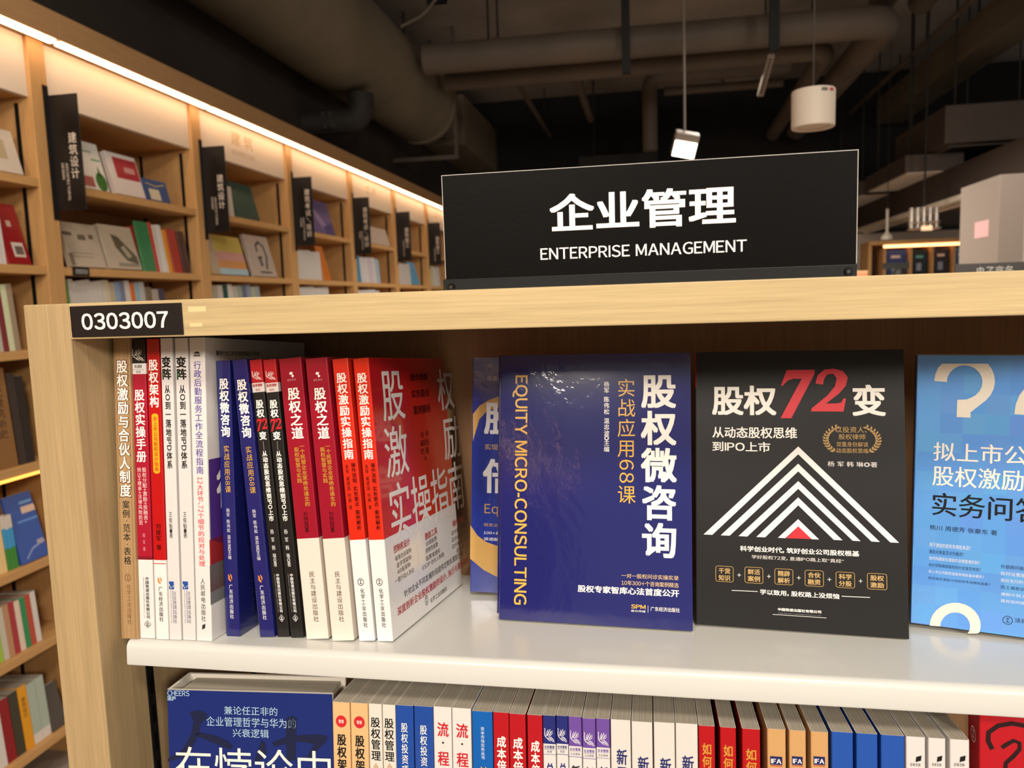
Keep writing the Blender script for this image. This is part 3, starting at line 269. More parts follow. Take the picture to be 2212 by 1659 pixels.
{"n":"paperback_book","label":"white paperback with navy top band and bird emblem, beside the red books","group":"bird emblem paperbacks on the lower shelf","t":0.01,"h":0.2366,"wd":0.168,"cover":"#d8d5d3","gloss":0.3,"o":[-0.08157,0.54421,0.94178],"m":[1.0,0.0,0.0,0.0,0.996493,0.083678,0.0,-0.083678,0.996493],"items":[["A","bird_emblem","S","bird",[-0.0042,0.216,0.0042,0.2266],"#eae6ea",1],["T","series_name","S","企业管理",[-0.004,0.2105,0.004,0.2131],"#232a72",0.02,"h",1],["A","rule","S","rect",[-0.004,0.2098,0.004,0.21],"#232a72",1],["T","series_name","S","经营",[-0.002,0.2072,0.002,0.2091],"#666677",0,"h",1],["A","rule","S","rect",[-0.005,0.2058,0.005,0.2061],"#232a72",1],["T","title","S","总经理",[-0.003,0.1701,0.0035,0.1992],"#232a72",0.025,"v",1]],"bands":[[0.2142,"#d8d5d3"],[0.2366,"#232a72"]]},
{"n":"paperback_book","label":"white paperback with navy top band and bird emblem, beside the purple-topped ones","group":"bird emblem paperbacks on the lower shelf","t":0.0091,"h":0.2371,"wd":0.168,"cover":"#d8d5d3","gloss":0.3,"o":[-0.07144,0.54421,0.94178],"m":[1.0,0.0,0.0,0.0,0.996493,0.083678,0.0,-0.083678,0.996493],"items":[["A","bird_emblem","S","bird",[-0.0038,0.2167,0.0038,0.2273],"#eae6ea",1],["T","series_name","S","企业管理",[-0.0036,0.2113,0.0036,0.2138],"#232a72",0.02,"h",1],["A","rule","S","rect",[-0.0036,0.2105,0.0036,0.2107],"#232a72",1],["T","series_name","S","经营",[-0.0018,0.208,0.0018,0.2098],"#666677",0,"h",1],["A","rule","S","rect",[-0.0045,0.2065,0.0045,0.2069],"#232a72",1],["T","title","S","总经理",[-0.0027,0.171,0.0032,0.1999],"#232a72",0.025,"v",1]],"bands":[[0.2149,"#d8d5d3"],[0.2371,"#232a72"]]},
{"n":"paperback_book","label":"white paperback with purple top band and bird emblem, beside the navy-topped ones","group":"bird emblem paperbacks on the lower shelf","t":0.0102,"h":0.237,"wd":0.168,"cover":"#d8d5d3","gloss":0.3,"o":[-0.06133,0.54421,0.94178],"m":[1.0,0.0,0.0,0.0,0.996493,0.083678,0.0,-0.083678,0.996493],"items":[["A","bird_emblem","S","bird",[-0.0043,0.2156,0.0043,0.2262],"#eae6ea",1],["T","series_name","S","企业管理",[-0.0041,0.2102,0.0041,0.2127],"#6a4a9c",0.02,"h",1],["A","rule","S","rect",[-0.0041,0.2095,0.0041,0.2096],"#6a4a9c",1],["T","series_name","S","企业管理",[-0.0036,0.2069,0.0036,0.2087],"#666677",0,"h",1],["A","rule","S","rect",[-0.0051,0.2054,0.0051,0.2058],"#6a4a9c",1],["T","title","S","新商业",[-0.0031,0.17,0.0036,0.1989],"#222222",0.025,"v",1]],"bands":[[0.2138,"#d8d5d3"],[0.237,"#6a4a9c"]]},
{"n":"paperback_book","label":"white paperback with purple top band and bird emblem, middle of the purple-topped three","group":"bird emblem paperbacks on the lower shelf","t":0.0102,"h":0.2363,"wd":0.168,"cover":"#d8d5d3","gloss":0.3,"o":[-0.05057,0.54421,0.94178],"m":[1.0,0.0,0.0,0.0,0.996493,0.083678,0.0,-0.083678,0.996493],"items":[["A","bird_emblem","S","bird",[-0.0043,0.215,0.0043,0.2255],"#eae6ea",1],["T","series_name","S","企业管理",[-0.0041,0.2095,0.0041,0.2121],"#6a4a9c",0.02,"h",1],["A","rule","S","rect",[-0.0041,0.2088,0.0041,0.209],"#6a4a9c",1],["T","series_name","S","企业管理",[-0.0036,0.2063,0.0036,0.2081],"#666677",0,"h",1],["A","rule","S","rect",[-0.0051,0.2048,0.0051,0.2052],"#6a4a9c",1],["T","title","S","新商业",[-0.0031,0.1695,0.0036,0.1983],"#222222",0.025,"v",1]],"bands":[[0.2132,"#d8d5d3"],[0.2363,"#6a4a9c"]]},
{"n":"paperback_book","label":"white paperback with purple top band and bird emblem, beside the plain white books","group":"bird emblem paperbacks on the lower shelf","t":0.0104,"h":0.2368,"wd":0.168,"cover":"#d8d5d3","gloss":0.3,"o":[-0.03974,0.54421,0.94178],"m":[1.0,0.0,0.0,0.0,0.996493,0.083678,0.0,-0.083678,0.996493],"items":[["A","bird_emblem","S","bird",[-0.0043,0.2161,0.0043,0.2266],"#eae6ea",1],["T","series_name","S","企业管理",[-0.0041,0.2107,0.0041,0.2132],"#6a4a9c",0.02,"h",1],["A","rule","S","rect",[-0.0041,0.21,0.0041,0.2101],"#6a4a9c",1],["T","series_name","S","企业管理",[-0.0036,0.2074,0.0036,0.2092],"#666677",0,"h",1],["A","rule","S","rect",[-0.0052,0.206,0.0052,0.2063],"#6a4a9c",1],["T","title","S","新商业",[-0.0031,0.1708,0.0036,0.1995],"#222222",0.025,"v",1]],"bands":[[0.2143,"#d8d5d3"],[0.2368,"#6a4a9c"]]},
{"n":"paperback_book","label":"thick white film-wrapped paperback with navy character, beside the purple-topped books","group":"thick white paperbacks on the lower shelf","t":0.0152,"h":0.2369,"wd":0.168,"cover":"#d9d4ce","gloss":0.2,"o":[-0.02619,0.54421,0.94178],"m":[1.0,0.0,0.0,0.0,0.996493,0.083678,0.0,-0.083678,0.996493],"items":[["T","title","S","新零售",[-0.0033,0.1752,0.0049,0.2142],"#232a66",0.02,"v",1]]},
{"n":"paperback_book","label":"thick white film-wrapped paperback with navy character, second of the four thick white ones","group":"thick white paperbacks on the lower shelf","t":0.0158,"h":0.2364,"wd":0.168,"cover":"#d9d4ce","gloss":0.2,"o":[-0.00999,0.54421,0.94178],"m":[1.0,0.0,0.0,0.0,0.996493,0.083678,0.0,-0.083678,0.996493],"items":[["T","title","S","新零售",[-0.0035,0.1708,0.0051,0.2097],"#232a66",0.02,"v",1]]},
{"n":"paperback_book","label":"thick white film-wrapped paperback with navy character, third of the four thick white ones","group":"thick white paperbacks on the lower shelf","t":0.0157,"h":0.237,"wd":0.168,"cover":"#d9d4ce","gloss":0.2,"o":[0.00675,0.54421,0.94178],"m":[1.0,0.0,0.0,0.0,0.996493,0.083678,0.0,-0.083678,0.996493],"items":[["T","title","S","新零售",[-0.0035,0.1712,0.005,0.2099],"#232a66",0.02,"v",1]]},
{"n":"paperback_book","label":"thick white film-wrapped paperback with navy character, beside the red gold-lettered books","group":"thick white paperbacks on the lower shelf","t":0.0163,"h":0.2373,"wd":0.168,"cover":"#d9d4ce","gloss":0.2,"o":[0.02338,0.54421,0.94178],"m":[1.0,0.0,0.0,0.0,0.996493,0.083678,0.0,-0.083678,0.996493],"items":[["T","title","S","新零售",[-0.0036,0.1745,0.0052,0.2129],"#232a66",0.02,"v",1]]},
{"n":"paperback_book","label":"red paperback with gold spine title, beside the thick white books","group":"red paperbacks with gold lettering","t":0.0118,"h":0.2365,"wd":0.168,"cover":"#ae0d17","gloss":0.3,"o":[0.0382,0.54421,0.94178],"m":[1.0,0.0,0.0,0.0,0.996493,0.083678,0.0,-0.083678,0.996493],"items":[["T","title","S","如何成交",[-0.0035,0.1853,0.0035,0.2235],"#c9903a",0.025,"v",1]]},
{"n":"paperback_book","label":"red paperback with gold spine title, middle of the three gold-lettered ones","group":"red paperbacks with gold lettering","t":0.0116,"h":0.2364,"wd":0.168,"cover":"#ae0d17","gloss":0.3,"o":[0.05372,0.54421,0.94178],"m":[1.0,0.0,0.0,0.0,0.996493,0.083678,0.0,-0.083678,0.996493],"items":[["T","title","S","如何成交",[-0.0035,0.1852,0.0035,0.2232],"#c9903a",0.025,"v",1]]},
{"n":"paperback_book","label":"red paperback with gold spine title, beside the tan books","group":"red paperbacks with gold lettering","t":0.013,"h":0.2364,"wd":0.168,"cover":"#ae0d17","gloss":0.3,"o":[0.07035,0.54421,0.94178],"m":[1.0,0.0,0.0,0.0,0.996493,0.083678,0.0,-0.083678,0.996493],"items":[["T","title","S","如何成交",[-0.0039,0.1838,0.0039,0.2216],"#c9903a",0.025,"v",1]]},
{"n":"paperback_book","label":"tan paperback with navy spine emblem, beside the red gold-lettered books","group":"tan paperbacks on the lower shelf","t":0.0132,"h":0.2375,"wd":0.168,"cover":"#c79a66","gloss":0.35,"o":[0.08849,0.54421,0.94178],"m":[1.0,0.0,0.0,0.0,0.996493,0.083678,0.0,-0.083678,0.996493],"items":[["A","publisher_emblem","S","rect",[-0.0046,0.2108,0.004,0.2171],"#1f2358",1],["T","publisher_emblem","S","IFA",[-0.004,0.2118,0.0033,0.2153],"#e8e4ea",0.03,"h",2],["A","rule","S","rect",[-0.0046,0.2097,0.004,0.2103],"#b03030",1]]},
{"n":"paperback_book","label":"tan paperback with navy spine emblem, middle of the three tan ones","group":"tan paperbacks on the lower shelf","t":0.0118,"h":0.2375,"wd":0.168,"cover":"#c79a66","gloss":0.35,"o":[0.10339,0.54421,0.94178],"m":[1.0,0.0,0.0,0.0,0.996493,0.083678,0.0,-0.083678,0.996493],"items":[["A","publisher_emblem","S","rect",[-0.0041,0.2119,0.0035,0.2182],"#1f2358",1],["T","publisher_emblem","S","IFA",[-0.0035,0.213,0.0029,0.2164],"#e8e4ea",0.03,"h",2],["A","rule","S","rect",[-0.0041,0.2109,0.0035,0.2114],"#b03030",1]]},
{"n":"paperback_book","label":"tan paperback with navy spine emblem, beside the plain blue books","group":"tan paperbacks on the lower shelf","t":0.0123,"h":0.2375,"wd":0.168,"cover":"#c79a66","gloss":0.35,"o":[0.11879,0.54421,0.94178],"m":[1.0,0.0,0.0,0.0,0.996493,0.083678,0.0,-0.083678,0.996493],"items":[["A","publisher_emblem","S","rect",[-0.0043,0.2131,0.0037,0.2193],"#1f2358",1],["T","publisher_emblem","S","IFA",[-0.0037,0.2142,0.0031,0.2176],"#e8e4ea",0.03,"h",2],["A","rule","S","rect",[-0.0043,0.2121,0.0037,0.2126],"#b03030",1]]},
{"n":"paperback_book","label":"plain blue paperback spine beside the tan books on the lower shelf","group":"plain blue paperbacks on the lower shelf","t":0.0149,"h":0.2385,"wd":0.168,"cover":"#1f4fa6","gloss":0.35,"o":[0.13458,0.54421,0.94178],"m":[1.0,0.0,0.0,0.0,0.996493,0.083678,0.0,-0.083678,0.996493],"items":[["T","title","S","企业家",[-0.0037,0.1841,0.0037,0.2109],"#e8e8ee",0.02,"v",1]]},
{"n":"paperback_book","label":"plain blue paperback spine, middle of the plain blue three","group":"plain blue paperbacks on the lower shelf","t":0.0145,"h":0.2385,"wd":0.168,"cover":"#1f4fa6","gloss":0.35,"o":[0.1515,0.54421,0.94178],"m":[1.0,0.0,0.0,0.0,0.996493,0.083678,0.0,-0.083678,0.996493],"items":[["T","title","S","企业家",[-0.0036,0.1856,0.0036,0.2122],"#e8e8ee",0.02,"v",1]]},
{"n":"paperback_book","label":"plain blue paperback spine beside the white books near the right end","group":"plain blue paperbacks on the lower shelf","t":0.0159,"h":0.2385,"wd":0.168,"cover":"#1f4fa6","gloss":0.35,"o":[0.16894,0.54421,0.94178],"m":[1.0,0.0,0.0,0.0,0.996493,0.083678,0.0,-0.083678,0.996493],"items":[["T","title","S","企业家",[-0.004,0.1871,0.004,0.2136],"#e8e8ee",0.02,"v",1]]},
{"n":"paperback_book","label":"white paperback with black spine mark, beside the plain blue books","group":"white paperbacks with black mark at the right end","t":0.0129,"h":0.2385,"wd":0.168,"cover":"#d6d2cf","gloss":0.35,"o":[0.18441,0.54421,0.94178],"m":[1.0,0.0,0.0,0.0,0.996493,0.083678,0.0,-0.083678,0.996493],"items":[["A","publisher_emblem","S","parallelogram",[-0.0006,0.2202,0.0039,0.2253],"#141414",1],["T","publisher_name","S","企业文库",[-0.0039,0.2172,0.0032,0.2195],"#444444",0.012,"h",1]]},
{"n":"paperback_book","label":"white paperback with black spine mark, middle of the right-hand white three","group":"white paperbacks with black mark at the right end","t":0.0115,"h":0.2385,"wd":0.168,"cover":"#d6d2cf","gloss":0.35,"o":[0.19858,0.54421,0.94178],"m":[1.0,0.0,0.0,0.0,0.996493,0.083678,0.0,-0.083678,0.996493],"items":[["A","publisher_emblem","S","parallelogram",[-0.0006,0.2213,0.0035,0.2263],"#141414",1],["T","publisher_name","S","企业文库",[-0.0035,0.2183,0.0029,0.2206],"#444444",0.012,"h",1]]},
{"n":"paperback_book","label":"white paperback with black spine mark, beside the red question-mark book","group":"white paperbacks with black mark at the right end","t":0.0129,"h":0.2385,"wd":0.168,"cover":"#d6d2cf","gloss":0.35,"o":[0.21354,0.54421,0.94178],"m":[1.0,0.0,0.0,0.0,0.996493,0.083678,0.0,-0.083678,0.996493],"items":[["A","publisher_emblem","S","parallelogram",[-0.0006,0.2224,0.0039,0.2275],"#141414",1],["T","publisher_name","S","企业文库",[-0.0039,0.2194,0.0032,0.2218],"#444444",0.012,"h",1]]},
{"n":"hardcover_book","label":"blue jacketed hardcover facing out at the left end of the lower shelf","group":null,"t":0.037,"h":0.2406,"wd":0.1445,"cover":"#16296e","gloss":0.3,"o":[-0.40865,0.55581,0.9408],"m":[0.078459,0.996917,0.0,-0.993421,0.078184,0.083678,0.08342,-0.006565,0.996493],"items":[["T","publisher_name","F","CHEERS",[0.0007,0.2356,0.0202,0.2402],"#a9c8dc",0.01,"h",1],["T","publisher_name","F","湛庐",[0.0003,0.2314,0.0081,0.2354],"#a9c8dc",0.02,"h",1],["T","subtitle","F","兼论任正非的",[0.0505,0.221,0.097,0.2282],"#a9c8dc",0,"h",1],["T","subtitle","F","企业管理哲学与华为的",[0.0347,0.2109,0.1129,0.2189],"#a9c8dc",0,"h",1],["T","subtitle","F","兴衰逻辑",[0.0576,0.202,0.089,0.2092],"#a9c8dc",0,"h",1],["T","title","F","在悖论中",[0.006,0.1611,0.142,0.1926],"#ece8dd",-0.004,"h",2],["P","brush_stroke","F",[[0.0201,0.222],[0.0287,0.224],[0.0354,0.2213],[0.0346,0.2165],[0.0296,0.2128],[0.0282,0.2045],[0.023,0.1949],[0.0153,0.184],[-0.0002,0.1787],[-0.0008,0.181],[0.013,0.1898],[0.0208,0.2031],[0.0235,0.2138]],"#1a2140",1],["P","brush_stroke","F",[[0.0245,0.2032],[0.0282,0.2051],[0.0428,0.2026],[0.0536,0.1983],[0.0577,0.1937],[0.0546,0.1912],[0.0426,0.1956],[0.0281,0.201]],"#1a2140",1],["P","brush_stroke","F",[[0.1048,0.2198],[0.1096,0.2217],[0.1137,0.2195],[0.1127,0.2049],[0.1294,0.2066],[0.1395,0.2057],[0.1388,0.2011],[0.1315,0.1939],[0.1242,0.1843],[0.1206,0.1853],[0.1281,0.1984],[0.1126,0.2002],[0.1116,0.1838],[0.1039,0.1836],[0.1042,0.1976],[0.0934,0.1949],[0.0917,0.1984],[0.1038,0.2034]],"#1a2140",1],["P","brush_stroke","F",[[0.0827,0.2004],[0.0862,0.197],[0.0866,0.1888],[0.0786,0.1803],[0.0762,0.1826],[0.0795,0.1921]],"#1a2140",1]]},
{"n":"paperback_book","label":"red cover with black brushed question mark at the right end of the lower shelf","group":null,"t":0.024,"h":0.2575,"wd":0.17,"cover":"#b0121f","gloss":0.35,"o":[0.22716,0.55615,0.94077],"m":[-0.052336,0.99863,0.0,-0.995127,-0.052152,0.083678,0.083563,0.004379,0.996493],"items":[["L","question_mark","F",[[0.0081,0.2334],[0.0054,0.2392],[0.0057,0.2453],[0.0118,0.2507],[0.0204,0.2531],[0.028,0.2522],[0.0331,0.2485],[0.0336,0.2431]],0.0032,"#241014",1],["L","question_mark","F",[[0.014,0.2352],[0.0172,0.2379],[0.0215,0.241],[0.0252,0.2396],[0.0252,0.2351],[0.0214,0.2298],[0.0166,0.2245],[0.0161,0.2172]],0.0028,"#241014",1],["A","publisher_emblem","S","ring",[-0.005,0.232,0.005,0.244],"#e8d8d4",1],["T","spine_title","S","如何处理",[-0.005,0.12,0.005,0.2],"#e8d8d4",0.012,"v",1]]}]''')
